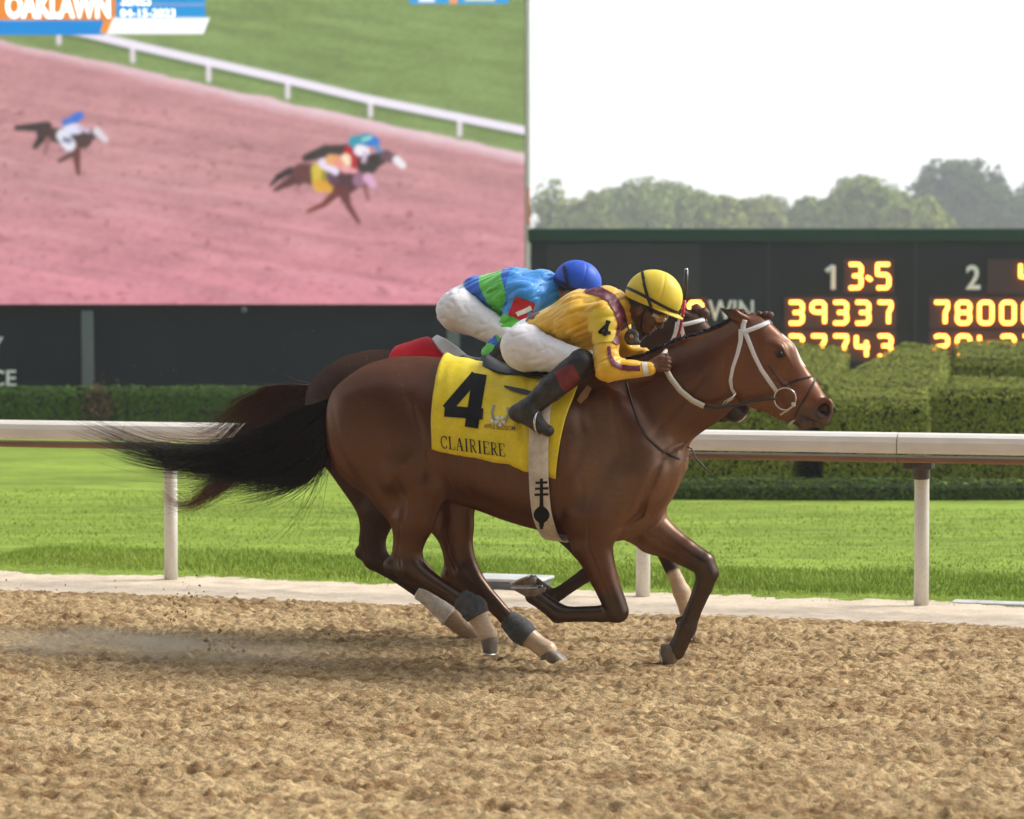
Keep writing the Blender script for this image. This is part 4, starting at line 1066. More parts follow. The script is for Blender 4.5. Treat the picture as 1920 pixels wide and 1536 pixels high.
# tails and manes
TA = [[(618,748,0),(572,768,0),(500,806,0),(400,842,0),(270,840,0),(125,786,0)], [(614,762,0),(560,800,0),(480,842,0),(390,862,0),(290,856,0),(160,806,0)],
      [(614,790,0),(566,838,0),(500,872,0),(420,882,0),(330,876,0),(235,862,0)], [(618,820,0),(580,862,0),(540,890,0),(470,900,0),(390,890,0)],
      [(622,845,0),(600,880,0),(570,905,0),(520,925,0),(450,945,0)]]
to = strands('tail', A, TA, 1500, M_blackhair, HA, r0=.0025, spread=.05, jit=.042, seed=3, vary=.22)
strands('tail_wisps', A, TA, 420, M_blackhair, to, r0=.0014, spread=.08, jit=.085, seed=4, vary=.22)
TB = [[(596,722,0),(548,722,0),(500,728,0),(450,752,0),(400,785,0),(345,800,0)], [(594,735,0),(545,742,0),(500,760,0),(450,810,0),(410,860,0),(375,880,0)],
      [(594,748,0),(545,755,0),(495,785,0),(440,845,0),(400,905,0),(350,945,0),(292,912,0)], [(596,758,0),(550,772,0),(505,805,0),(450,862,0),(410,920,0),(345,955,0),(300,925,0)],
      [(600,770,0),(560,800,0),(520,840,0),(480,880,0),(455,900,0)]]
to = strands('tail', B, TB, 1000, M_brownhair, HB, r0=.0032, spread=.05, jit=.022, seed=5, col=((.045,.019,.012),(.17,.052,.022)))
strands('tail_wisps', B, TB, 160, M_brownhair, to, r0=.0013, spread=.06, jit=.06, seed=6, col=((.04,.018,.012),(.22,.075,.035)))

def mane(fr, parent, hx, zoff, seed, n=900, matr=M_blackhair, ln=.10):
    """short wet mane lying along the crest and down the far side"""
    rg = np.random.default_rng(seed); crest = [(1180,692),(1215,673),(1250,655),(1295,634),(1340,609),(1375,596),(1398,592)]
    bv = BVH_A if fr is A else BVH_B
    P = []
    for i, (x, y) in enumerate(crest):
        q = A.L(x, y); q2 = hx(q) if i >= 4 else q; f = [0,0,0,.33,.7,.9,1][i]
        q = q * (1 - f) + hx(q) * f; P.append(q + np.array((0, 0, zoff)))
    P = np.array(P); V = []; F = []
    for k in range(n):
        t = rg.uniform(0, len(P) - 1.01); i = int(t); b = P[i] * (1 - t + i) + P[i+1] * (t - i)
        hit = bv.ray_cast(Vector((b[0], 0.0, b[2] + .25)), Vector((0, 0, -1)))[0]
        if hit is None: continue
        L = ln * rg.uniform(.5, 1.2); side = 1 if rg.random() < .8 else -1
        pts = []
        for j in range(5):
            f = j / 4; pts.append((hit.x - L * .35 * f + rg.normal(0, .003), side * (.004 + .055 * f ** .8) * (1 if side > 0 else .5), hit.z + .006 + .008 * math.sin(f * 3) - .06 * f * f * (1 if side > 0 else .5) + rg.normal(0, .003)))
        mb_v = len(V); r = .0022
        for (p, f) in zip(pts, (1, 1, .8, .5, .1)):
            for a in range(3): V.append((p[0] + r*f*math.cos(a*2.094), p[1] + r*f*.5*math.sin(a*2.094), p[2] + r*f*math.sin(a*2.094)))
        for j in range(4):
            for a in range(3):
                F.append((mb_v+j*3+a, mb_v+j*3+(a+1)%3, mb_v+j*3+3+(a+1)%3, mb_v+j*3+3+a))
    return mesh_obj('mane', V, np.array(F), matr, parent, True)
mane(A, HA, HX_A, 0.0, 11); mane(B, HB, HX_B, BZ, 12)
# ------------------------------------------------------------------ riders
M_skin = mat('skin', rough=0.5, spec=0.4, attr='col', noise=(30,.12,(1,1,1)))
M_silk = mat('racing_silk', rough=0.42, spec=0.45, attr='col', sheen=0.2, noise=(14,.08,(1,1,1)), bump=[(22,.35,.008),(90,.15,.002)])
M_breech = mat('white_breeches', (0.80,0.79,0.81), 0.6, spec=0.3, noise=[(6,.06,(1,1,1)),(40,.05,(1,1,1))], bump=[(26,.3,.006)])
M_boot = mat('black_boot_leather', (0.030,0.029,0.028), 0.45, spec=0.4, noise=[(9,.6,(1,1,1)),(60,.35,(1,1,1))], bump=(30,.2,.003))
M_strap = mat('black_strap', (0.018,0.018,0.019), 0.5)
M_maroon = mat('maroon_trim', (0.13,0.012,0.030), 0.5, bump=(30,.3,.003))
M_black = mat('black_print', (0.006,0.0065,0.008), 0.65, spec=.25)
M_offw = mat('off_white_band', (0.66,0.62,0.56), 0.6, bump=(40,.3,.003))
M_amber = mat('amber_goggle_lens', (0.52,0.25,0.06), 0.08, coat=1.0)
M_gframe = mat('goggle_frame', (0.05,0.042,0.04), 0.25, coat=.5)
M_clear = mat('goggle_clear_rim', (0.55,0.52,0.45), 0.2, coat=1.0)

def hit(bv, fr, px, py):
    """camera ray against a mesh in the frame's own axes: point and normal"""
    d = fr.local_dir(ray(px, py)); d = d / np.linalg.norm(d)
    h = bv.ray_cast(Vector(fr.eye()), Vector(d))
    if h[0] is None: return None, None
    n = h[1]
    if n.dot(Vector(d)) > 0: n = -n
    return np.array(h[0]), np.array(n)

def decal(name, bvs, fr, strokes, matr, parent, lift=.003, cols=3, step=2.0, thick=.0, mirror=False, biggest=False):
    """flat print or strap laid on a surface: strokes are lists of (px, py) with a width in px each"""
    V = []; F = []
    bvs = bvs if isinstance(bvs, list) else [bvs]
    def trace(x, y):
        best = None
        for b in bvs:
            p, n = hit(b, fr, x, y)
            if p is not None:
                dd = np.linalg.norm(p - fr.eye())
                if best is None or dd < best[2]: best = (p, n, dd)
        return best
    for pts, wd in strokes:
        P = np.array(pts, float); L = np.concatenate([[0], np.cumsum(np.linalg.norm(np.diff(P, axis=0), axis=1))])
        m = max(2, int(L[-1] / step) + 1); t = np.linspace(0, L[-1], m); C = np.stack([np.interp(t, L, P[:, i]) for i in (0, 1)], 1)
        W = np.interp(t, L, wd) if not np.isscalar(wd) else np.full(m, wd)
        T = np.gradient(C, axis=0); T /= np.maximum(np.linalg.norm(T, axis=1, keepdims=True), 1e-9); N = np.stack((-T[:, 1], T[:, 0]), 1)
        rows = []
        for i in range(m):
            row = []
            for j in range(cols):
                o = (j / (cols - 1) - .5) * W[i]; h = trace(*(C[i] + N[i] * o))
                if h is None: row.append(None)
                else:
                    V.append(h[0] + h[1] * lift); row.append(len(V) - 1)
            rows.append(row)
        for i in range(m - 1):
            for j in range(cols - 1):
                q = [rows[i][j], rows[i][j+1], rows[i+1][j+1], rows[i+1][j]]
                if None not in q:
                    pp = [V[k] for k in q]
                    if max(np.linalg.norm(pp[0]-pp[2]), np.linalg.norm(pp[1]-pp[3])) < .06: F.append(tuple(q))
    if not F: return None
    V = np.array(V)
    if biggest:
        par = list(range(len(V)))
        def fd(i):
            while par[i] != i: par[i] = par[par[i]]; i = par[i]
            return i
        for f in F:
            for k in f[1:]: par[fd(k)] = fd(f[0])
        from collections import Counter
        top = Counter(fd(f[0]) for f in F).most_common(1)[0][0]; F = [f for f in F if fd(f[0]) == top]
    used = sorted({k for f in F for k in f}); mp = {k: i for i, k in enumerate(used)}; V = V[used]; F = [tuple(mp[k] for k in f) for f in F]
    outs = []
    for mi in ((0, 1) if mirror else (0,)):
        o = mesh_obj(name, V * np.array((1, -1 if mi else 1, 1)), [f[::-1] for f in F] if mi else F, matr, parent, True)
        if thick:
            bm = bmesh.new(); bm.from_mesh(o.data); bmesh.ops.solidify(bm, geom=bm.faces[:], thickness=thick); bm.to_mesh(o.data); bm.free()
        outs.append(o)
    return outs if mirror else outs[0]

def bvh_of(V, Q): return BVHTree.FromPolygons([tuple(v) for v in V], [tuple(q) for q in np.asarray(Q).tolist()])

def arm_sdf(D, fr, sh, el, wr, r0, r1, r2, k=.03):
    D.cone(fr.L(*sh), fr.L(*el), r0, r1, k); D.cone(fr.L(*el), fr.L(*wr), r1, r2, k)

def fist(D, fr, c, s, up=0.0):
    """closed hand about the rein: c = (px, py, v) of its middle, s = outer side (-1 near)"""
    o = fr.L(*c); def_ = lambda du, dv, dz: o + np.array((du, dv * -s, dz))
    D.cone(def_(-.045,-.002,-.008), def_(.012,-.006,.008), .027, .031, .02, .7)
    D.cone(def_(.012,-.008,.026), def_(.006,-.008,-.030), .018, .015, .015, .9)
    for i, (z, ln) in enumerate(((.030,1.0),(.011,1.08),(-.009,1.0),(-.028,.84))):
        a = def_(.010,-.020,z); b = def_(.010+.030*ln,-.012,z-.002); e = def_(.010+.034*ln,.014,z-.005); t = def_(.010+.006,.028,z-.006)
        D.cone(a, b, .0105, .0100, .006); D.cone(b, e, .0100, .0092, .004); D.cone(e, t, .0092, .0080, .004)
    a = def_(-.030,.004,.014); b = def_(0.0,.016,.040); t = def_(.030,.014,.043)
    D.cone(a, b, .014, .0115, .012); D.cone(b, t, .0115, .009, .005)

def rider(fr, J, name_label, group, skin, jersey_cols, helmet_col, boot_r=1.0):
    L = fr.L
    # ---- skin: one continuous figure
    D = SDF()
    D.cone(L(*J['pelvis']), L(*J['waist']), .085, .065, .05, 1.35); D.cone(L(*J['waist']), L(*J['chest']), .065, .105, .06, 1.25)
    D.cone(L(*J['chest']), L(*J['upper']), .105, .085, .05, 1.35); D.cone(L(*J['upper']), L(*J['neck']), .07, .05, .03); D.cone(L(*J['neck']), L(*J['skull']), .05, .055, .03)
    hd = L(*J['skull']); fa = J['face']
    def Hp(f, d, v=0.0):     # f along the face normal, d up along the skull
        c, s = math.cos(fa), math.sin(fa); return hd + np.array((f*c - d*s, v, f*s + d*c))
    D.ell(hd, (.095,.074,.100), fa, .02); D.cone(Hp(.035,-.02), Hp(.052,-.105), .062, .030, .03, .95); D.cone(Hp(-.02,-.04), Hp(.03,-.095), .05, .032, .03, 1.2)
    D.cone(Hp(.090,.000), Hp(.116,-.042), .010, .0135, .012); D.ell(Hp(.102,-.046,.010), (.012,.010,.008), fa, .008); D.ell(Hp(.102,-.046,-.010), (.012,.010,.008), fa, .008)
    D.ell(Hp(.090,.012), (.014,.055,.012), fa, .02); D.ell(Hp(.093,-.068), (.013,.024,.006), fa, .006); D.ell(Hp(.089,-.082), (.013,.022,.007), fa, .006); D.ell(Hp(.080,-.106), (.017,.020,.015), fa, .015)
    D.groove([Hp(.112,-.0755), Hp(.085,-.074)], .003, .003)
    for s in (-1, 1):
        D.ell(Hp(.060,-.045,s*.050), (.024,.016,.024), fa, .025); D.ell(Hp(-.004,-.030,s*.080), (.020,.010,.032), fa, .008); D.ell(Hp(.000,-.030,s*.092), (.010,.008,.018), fa, .004, 's')
        D.ell(Hp(.085,-.008,s*.032), (.012,.018,.010), fa, .01, 's')
    for sd, s in (('n',-1),('f',1)):
        arm_sdf(D, fr, J['sh'+sd], J['el'+sd], J['wr'+sd], .050, .040, .028); D.cone(L(*J['wr'+sd]), L(*J['hand'+sd]), .027, .026, .02, .8); fist(D, fr, J['hand'+sd], s)
        D.cone(L(*J['pelvis']), L(*J['hip'+sd]), .08, .085, .05); D.cone(L(*J['hip'+sd]), L(*J['knee'+sd]), .080, .050, .04); D.cone(L(*J['knee'+sd]), L(*J['ank'+sd]), .050, .034, .02); D.cone(L(*J['ank'+sd]), L(*J['toe'+sd]), .030, .022, .02)
    V, Q = D.mesh(.0045)
    body = mesh_obj('person', V, Q, M_skin, None, True, None); fr.place(body); tag(body, name_label, 'person', group)
    C = np.repeat(np.array([skin]), len(V), 0)
    d, t = seg_dist(V, Hp(.098,-.075,-.02), Hp(.098,-.075,.02)); w_ = np.clip((.016-d)/.006,0,1)[:,None]; C = C*(1-w_) + np.array(skin)*np.array((1.9,1.35,1.35))*w_
    a = body.data.color_attributes.new('col', 'FLOAT_COLOR', 'POINT'); a.data.foreach_set('color', np.concatenate([C, np.ones((len(V),1))], 1).astype(np.float32).ravel())
    bv_body = bvh_of(V, Q)
    # eyes
    for s in (-1, 1):
        bm = bmesh.new(); bmesh.ops.create_uvsphere(bm, u_segments=12, v_segments=8, radius=.0115, matrix=Matrix.Translation(Hp(.078,-.008,s*.032)))
        me = bpy.data.meshes.new('eye'); bm.to_mesh(me); bm.free(); me.materials.append(M_eye); link(bpy.data.objects.new('eye', me), body)
    # ---- jersey
    D = SDF()
    D.cone(L(*J['waist']), L(*J['chest']), J['rw'], J['rc'], .06, J.get('kw',1.35)); D.cone(L(*J['chest']), L(*J['upper']), J['rc'], J['ru'], .05, 1.25)
    D.cone(L(*J['upper']), L(*J['neck']), J['ru']*.8, .062, .04)
    for sd in ('n','f'):
        D.cone(L(*J['chest']), L(*J['sh'+sd]), J['rc']*.75, .080, .09)
        D.cone(L(*J['upper']), L(*J['sh'+sd]), J['ru']*.8, .078, .07)
        arm_sdf(D, fr, J['sh'+sd], J['el'+sd], J['wr'+sd], .074, .060, .041, .04)
    def wr(P):
        e = P[:,0]*.88 + P[:,2]*.47; f = -P[:,0]*.47 + P[:,2]*.88
        return -.008*(fbm(P[:,0]*8, P[:,1]*8, P[:,2]*8, octv=2, seed=9)-.5) - .012*(np.abs(vnoise(e*6.5, P[:,1]*15, f*30 + 2*e, seed=8)*2-1)-.4) - .005*(np.abs(vnoise(e*12, P[:,1]*28, f*55, seed=7)*2-1)-.4)
    Vj, Qj = D.mesh(.0055, disp=wr)
    js = mesh_obj('jersey', Vj, Qj, M_silk, body, True, jersey_cols(Vj, L, J)); bvj = bvh_of(Vj, Qj)
    # ---- breeches
    D = SDF()
    D.cone(L(*J['pelvis']), L(*J['waist']), .100, J['rw']*.92, .05, 1.3)
    for sd, s in (('n',-1),('f',1)):
        q = L(*J['hip'+sd]); D.ell(q + np.array((-.03,0,.01)), (.115,.10,.115), 0, .05); D.cone(q, L(*J['knee'+sd])*.94 + q*.06, .108, .066, .05); D.cone(L(*J['pelvis']), q, .10, .10, .05)
    def wr2(P): return -.006*(fbm(P[:,0]*14, P[:,1]*14, P[:,2]*14, octv=3, seed=19)-.5) - .007*(np.abs(vnoise(P[:,0]*20 + P[:,2]*14, P[:,1]*8, P[:,2]*26 - P[:,0]*8, seed=18)*2-1)-.4)
    Vb, Qb = D.mesh(.0065, disp=wr2); mesh_obj('breeches', Vb, Qb, M_breech, body, True); bvb = bvh_of(Vb, Qb)
    # ---- boots
    boots = {}
    for sd, s in (('n',-1),('f',1)):
        D = SDF(); k, a_, h_, t_ = [L(*J[x+sd]) for x in ('knee','ank','heel','toe')]
        kt = k*.99 + a_*.01
        D.cone(kt, k*.45+a_*.55, .073, .064, .02); D.cone(k*.45+a_*.55, a_, .063, .046, .03); D.cone(a_, h_, .050, .044, .02); D.cone(h_, t_, .040, .029, .012, 1.15); D.cone(a_, t_*.7+h_*.3, .050, .037, .02, 1.05); D.cone(h_ + np.array((-.004,0,-.012)), h_ + np.array((.012,0,-.034)), .026, .022, .006)
        Vq, Qq = D.mesh(.006, disp=lambda P: -.003*(vnoise(P[:,0]*40, P[:,1]*20, P[:,2]*40, seed=5)-.5)); b_ = mesh_obj('boot', Vq, Qq, M_boot, body, True); boots[sd] = (b_, bvh_of(Vq, Qq))
    # ---- helmet: shell cut along its rim, with a short peak
    hc = L(*J['helm']); ha = J['hang']; D = SDF(); rx, ry, rz_ = J['hrad']
    D.ell(hc, (rx, ry, rz_), ha*.6, .0)
    V2, Q2 = D.mesh(.0055)
    c, s = math.cos(ha), math.sin(ha); up = np.array((-s, 0, c)); fw = np.array((c, 0, s))
    rimo = L(*J['rim']); dist = (V2 - rimo) @ up
    keepv = dist > 0; keep = keepv[Q2].all(1)
    V2 = V2.copy(); V2[~keepv] -= np.outer(np.where(dist[~keepv] > -.012, dist[~keepv], 0), up)
    keep = (dist > -.011)[Q2].all(1)
    rgc = np.array(helmet_col); Ch = np.repeat([rgc], len(V2), 0)
    used = np.unique(Q2[keep]); mp = np.full(len(V2), -1); mp[used] = np.arange(len(used))
    # seams of the cap cover: shallow meridian lines
    Vh = V2[used]; r0 = Vh - hc; an = np.arctan2(r0[:,1], r0 @ fw); se = np.minimum(np.abs(np.mod(an*6/(2*math.pi)+.5, 1)-.5)*2*math.pi/6*np.linalg.norm(r0 - np.outer(r0@up, up), axis=1), .05)
    Vh = Vh - (r0/np.linalg.norm(r0,axis=1,keepdims=True)) * (.0025*np.exp(-(se/.004)**2))[:,None]
    he = mesh_obj('helmet', Vh, mp[Q2[keep]], M_cap, body, True, Ch[used]); bvh_h = bvh_of(Vh, mp[Q2[keep]])
    bm = bmesh.new(); bm.from_mesh(he.data); bmesh.ops.solidify(bm, geom=bm.faces[:], thickness=.008); bm.to_mesh(he.data); bm.free()
    # peak
    PV = []; PF = []; n = 17
    for i in range(n):
        b_ = -1.25 + 2.5*i/(n-1)
        rim = hc + fw*rx*.98*math.cos(b_) + np.array((0, ry*.98*math.sin(b_), 0)); rim = rim - up*((rim-rimo)@up) + up*.004
        out = rim + fw*J['peak']*math.cos(b_)**1.2*.9 - up*.012*math.cos(b_)
        for p, dz in ((rim, .004), (out, .003), (out, -.003), (rim, -.004)): PV.append(p + up*dz)
    for i in range(n-1):
        for j in range(4): PF.append((i*4+j, i*4+(j+1)%4, (i+1)*4+(j+1)%4, (i+1)*4+j))
    mesh_obj('peak', PV, PF, M_cap, he, True, np.repeat([rgc], len(PV), 0))
    # padded lining inside the helmet, over the back of the head
    D = SDF(); D.ell(hd + up*.0, (.105,.084,.108), fa, .0); V3, Q3 = D.mesh(.008); kk = (((V3 - rimo) @ up > -.03) & ((V3 - rimo) @ up < .10) )[Q3].all(1) & ((V3-hd) @ np.array((math.cos(fa),0,math.sin(fa))) < .06)[Q3].all(1)
    u3 = np.unique(Q3[kk]); mp3 = np.full(len(V3), -1); mp3[u3] = np.arange(len(u3)); mesh_obj('helmet_lining', V3[u3], mp3[Q3[kk]], M_strap, he, True)
    return dict(body=body, bv=bv_body, jersey=js, bvj=bvj, bvb=bvb, boots=boots, helmet=he, bvh=bvh_h, Hp=Hp, up=up, fw=fw)
M_cap = mat('helmet_cover', rough=0.5, spec=0.4, attr='col', noise=(12,.10,(1,1,1)), bump=[(30,.22,.003)])

JA = dict(pelvis=(990,640,0), waist=(1012,612,0), chest=(1092,600,0), upper=(1140,582,0), neck=(1176,582,0), skull=(1214,574,0), face=-.62,
          shn=(1132,598,-.150), eln=(1140,692,-.275), wrn=(1216,692,-.200), handn=(1238,682,-.165), shf=(1150,600,.155), elf=(1180,668,.22), wrf=(1222,672,.10), handf=(1240,668,.055),
          hipn=(990,655,-.125), kneen=(1090,680,-.26), ankn=(990,766,-.33), heeln=(970,774,-.33), toen=(1028,808,-.33),
          hipf=(1000,655,.125), kneef=(1095,676,.26), ankf=(1010,765,.33), heelf=(990,772,.33), toef=(1045,806,.33),
          rw=.072, rc=.145, ru=.115, kw=1.5, helm=(1226,556,0), hang=-.37, hrad=(.148,.112,.136), rim=(1227,575,0), peak=.040)
def colA(V, L, J): return np.repeat([np.array((.80,.46,.022))], len(V), 0)
RA = rider(A, JA, 'jockey in yellow silks and yellow helmet crouched over the bay horse', 'jockeys', (.15,.072,.042), colA, (.80,.62,.055))
# his trimmings
jb = RA['bvj']
decal('shoulder_sash', jb, A, [([(1098,541),(1125,548),(1146,560),(1160,582),(1167,605),(1162,630),(1152,645)], [16,17,18,18,17,15,12])], M_maroon, RA['jersey'], .006, 8, 1.2, biggest=True)
decal('sleeve_stripe', jb, A, [([(1141,650),(1143,668),(1150,683),(1165,689),(1182,691),(1200,691)], [6,7,9,10,10,10])], M_maroon, RA['jersey'], .005, 5, 1.2)
decal('cuff_band', jb, A, [([(1208,680),(1212,706)], 10)], M_offw, RA['jersey'], .0035, 3)
decal('armband', jb, A, [([(1131,582),(1128,600),(1127,625),(1129,643)], [34,46,46,44])], mat('yellow_armband', (.74,.55,.03), .5, bump=(30,.2,.003)), RA['jersey'], .005, 6)
decal('armband_number', jb, A, [([(1142,603),(1124,624)], 5),([(1123,624),(1144,626)], 5),([(1139,602),(1134,631)], 6.5)], M_black, RA['jersey'], .009, 3)
decal('helmet_strap', RA['bvh'], A, [([(1177,540),(1195,548),(1214,558),(1236,570),(1258,581),(1272,586)], 5.5),([(1205,511),(1209,535),(1216,560),(1222,576)], 5.5)], M_strap, RA['helmet'], .0095, 3, mirror=True)
mb = MB()
for s in (-1, 1):
    Hp = RA['Hp']; mb.tube([Hp(.015,.010,s*.088), Hp(.022,-.045,s*.074), Hp(.040,-.095,s*.048), Hp(.060,-.118,s*.018)], .0055, 6)
mb.tube([Hp(.062,-.124,-.020), Hp(.085,-.120,0), Hp(.062,-.124,.020)], .012, 8)
mb.build('chin_strap', M_strap, RA['helmet'], True)
def goggles(Hp, parent, lens, amber=M_amber):
    g = MB()
    g.tube([Hp(.062,-.006,-.076), Hp(.086,-.004,-.060), Hp(.106,-.004,-.030), Hp(.110,-.004,0), Hp(.106,-.004,.030), Hp(.086,-.004,.060), Hp(.062,-.006,.076)], .012, 10)
    o = g.build('goggles', lens, parent, True)
    for s in (-1, 1):
        e = SDF(); e.ell(Hp(.098,-.006,s*.040), (.016,.031,.024), -.62, .0, yaw=s*.6); V, Q = e.mesh(.004); mesh_obj('lens', V, Q, amber, o, True)
    t = MB()
    for s in (-1, 1): t.tube([Hp(.062,-.006,s*.074), Hp(.02,.005,s*.092), Hp(-.03,.03,s*.098)], .006, 6)
    t.build('goggle_strap', M_strap, o, True); return o
goggles(RA['Hp'], RA['body'], M_clear)
# second pair of goggles pulled down round the neck
g = SDF(); p = A.L(1184,631,-.125); g.ell(p, (.036,.018,.042), -.5, .0, yaw=.3); g.cone(p + np.array((.0,.0,-.02)), p + np.array((.03,.01,-.03)), .022, .014, .02); V, Q = g.mesh(.004)
gg = mesh_obj('neck_goggles', V, Q, M_gframe, RA['body'], True)
g = SDF(); g.ell(p + np.array((.002,-.017,-.002)), (.013,.005,.013), 0, 0); V, Q = g.mesh(.002); mesh_obj('lens', V, Q, M_amber, gg, True)
mb = MB(); mb.tube([A.L(1172,600,-.10), A.L(1178,615,-.13), p], .004, 6); mb.tube([p, A.L(1200,640,-.10), A.L(1212,628,-.02), A.L(1205,620,.08)], .005, 6); mb.build('goggle_strap', M_strap, gg, True)
# boot tops
bo, bb_ = RA['boots']['n']
decal('boot_cuff', bb_, A, [([(1072,676),(1066,705),(1062,738)], [5,5,5])], M_strap, bo, .002, 2)
decal('boot_cuff_red', bb_, A, [([(1056,690),(1067,712),(1076,732)], [38,40,36])], mat('dark_red_leather', (.17,.020,.022), .45, noise=(30,.3,(1,1,1))), bo, .003, 5)

JB = dict(pelvis=(866,575,0), waist=(893,545,0), chest=(962,552,0), upper=(1012,545,0), neck=(1042,546,0), skull=(1078,546,0), face=-.75,
          shn=(985,556,-.150), eln=(926,664,-.27), wrn=(1005,676,-.20), handn=(1040,664,-.16), shf=(1010,556,.155), elf=(1020,640,.22), wrf=(1050,660,.10), handf=(1066,655,.055),
          hipn=(866,586,-.12), kneen=(968,640,-.26), ankn=(880,722,-.33), heeln=(862,728,-.33), toen=(915,765,-.33),
          hipf=(870,586,.12), kneef=(972,636,.26), ankf=(890,720,.33), heelf=(872,726,.33), toef=(925,760,.33),
          rw=.082, rc=.145, ru=.112, kw=1.45, helm=(1083,528,0), hang=-.40, hrad=(.135,.108,.118), rim=(1084,546,0), peak=.022)
def colB(V, L, J):
    blue, green, lt = np.array((.016,.13,.60)), np.array((.11,.60,.06)), np.array((.03,.27,.72))
    C = np.repeat([blue], len(V), 0); a, b = L(*J['waist']), L(*J['neck']); ax = (b-a)/np.linalg.norm(b-a); t = (V-a) @ ax
    dv = V[:,1]; z = V[:,2]
    sh, el, wr_ = [np.array(L(*J[k])) for k in ('shn','eln','wrn')]
    d1, t1 = seg_dist(V, sh, el); d2, t2 = seg_dist(V, el, wr_); arm = np.minimum(d1, d2) < .085
    # slanting green band round the trunk
    q = t + .55*(z - a[2]); g = (np.abs(q - .158) < .08); C[g] = green
    g = (t > .24) & ~arm; C[g] = lt
    s1 = np.where(d1 < d2, t1, 1 + t2); hp = (np.mod(s1*3.4 - .1, 1.0) < .40) & (s1 > .40); C[arm & (s1 <= .40)] = lt; C[arm & hp] = green
    far = V[:,1] > .14; C[far & (np.mod(V[:,2]*9, 1) < .42)] = green
    return C
RB = rider(B, JB, 'jockey in blue and green silks and blue helmet on the dark horse', 'jockeys', (.30,.16,.10), colB, (.020,.10,.62))
decal('armband', RB['bvj'], B, [([(985,562),(972,598)], [38,40])], mat('red_armband', (.55,.012,.018), .5), RB['jersey'], .006, 6, biggest=True)
decal('armband_number', RB['bvj'], B, [([(968,590),(995,577)], 7)], mat('white_print', (.75,.75,.75), .5), RB['jersey'], .010, 3)
decal('helmet_strap', RB['bvh'], B, [([(1041,524),(1056,532),(1074,541),(1095,549)], 5),([(1058,501),(1062,522),(1068,540)], 5)], M_strap, RB['helmet'], .0095, 3, mirror=True)
goggles(RB['Hp'], RB['body'], M_gframe, M_gframe)
# ------------------------------------------------------------------ tack
M_cloth_y = mat('yellow_saddle_cloth', (0.80,0.62,0.018), 0.45, spec=0.4, noise=[(9,.10,(1,1,1)),(50,.06,(1,1,1))], bump=[(18,.4,.010),(60,.15,.003)])
M_cloth_r = mat('red_saddle_cloth', (0.55,0.008,0.022), 0.6, spec=0.1, noise=(9,.10,(1,1,1)), bump=[(18,.3,.008)])
M_leather = mat('black_saddle_leather', (0.020,0.020,0.022), 0.35, noise=(20,.3,(1,1,1)), bump=(60,.2,.002))
M_girth = mat('soiled_white_girth', (0.60,0.53,0.44), 0.7, noise=[(14,.22,(1,1,1)),(60,.1,(1,1,1))], bump=(50,.3,.003))
M_strapw = mat('white_bridle_strap', (0.74,0.73,0.74), 0.45)
M_strapd = mat('dark_rein_leather', (0.035,0.020,0.016), 0.45)
M_rubber = mat('pale_rubber_rein', (0.55,0.52,0.42), 0.6, noise=(40,.08,(1,1,1)))
M_steel = mat('bit_steel', (0.62,0.60,0.57), 0.22, metal=1.0)
M_tan = mat('tan_pad', (0.45,0.25,0.10), 0.7)

def wrap_sheet(name, bv, cols, matr, parent, off, zc, nt=44, wr=.004, flare=.0, seed=0, thick=.004, lift_fn=None):
    """sheet laid over the back: cols = list of (u at spine, u at edge, angle of the near edge, angle of the far edge)"""
    V = []; n = len(cols)
    for i, (ut, ub, thn, thf) in enumerate(cols):
        for j in range(nt):
            f = j / (nt - 1) * 2 - 1                        # -1 near edge .. 1 far edge
            th = math.pi/2 + (thn - math.pi/2) * -f if f < 0 else math.pi/2 + (thf - math.pi/2) * f
            u = ut + (ub - ut) * abs(f) ** 1.1
            d = np.array((0, math.cos(th), math.sin(th))); o = np.array((u, 0, zc)) + d * .9
            h = bv.ray_cast(Vector(o), Vector(-d))
            p = np.array(h[0]) if h[0] is not None else np.array((u, 0, zc)) + d * .3
            e = off + flare * abs(f) ** 3
            if lift_fn: e += lift_fn(i / (n - 1), f)
            V.append(p + d * e)
    V = np.array(V)
    w_ = wr * 2 * (fbm(V[:,0]*7, V[:,1]*4, V[:,2]*5, octv=3, seed=seed+5) - .5) + wr * 1.4 * (np.abs(vnoise(V[:,0]*16 + V[:,2]*5, V[:,1]*2, V[:,2]*4, seed=seed+6)*2-1) - .4)
    ctr = np.stack((V[:,0], V[:,1]*0, np.full(len(V), zc)), 1); dr = V - ctr; dr /= np.linalg.norm(dr, axis=1, keepdims=True); V = V + dr * w_[:, None]
    Q = grid_faces(n, nt)
    o = mesh_obj(name, V, Q, matr, parent, True); b = bvh_of(V, Q)
    if thick:
        m = o.modifiers.new('thickness', 'SOLIDIFY'); m.thickness = thick; m.offset = -1
    return o, b, V
def ang_of(p, zc): return math.atan2(p[2] - zc, p[1])
ZC = 1.28
def near_angle(fr, bv, px, py, zc=ZC):
    p, n = hit(bv, fr, px, py); return p[0], ang_of(p, zc)

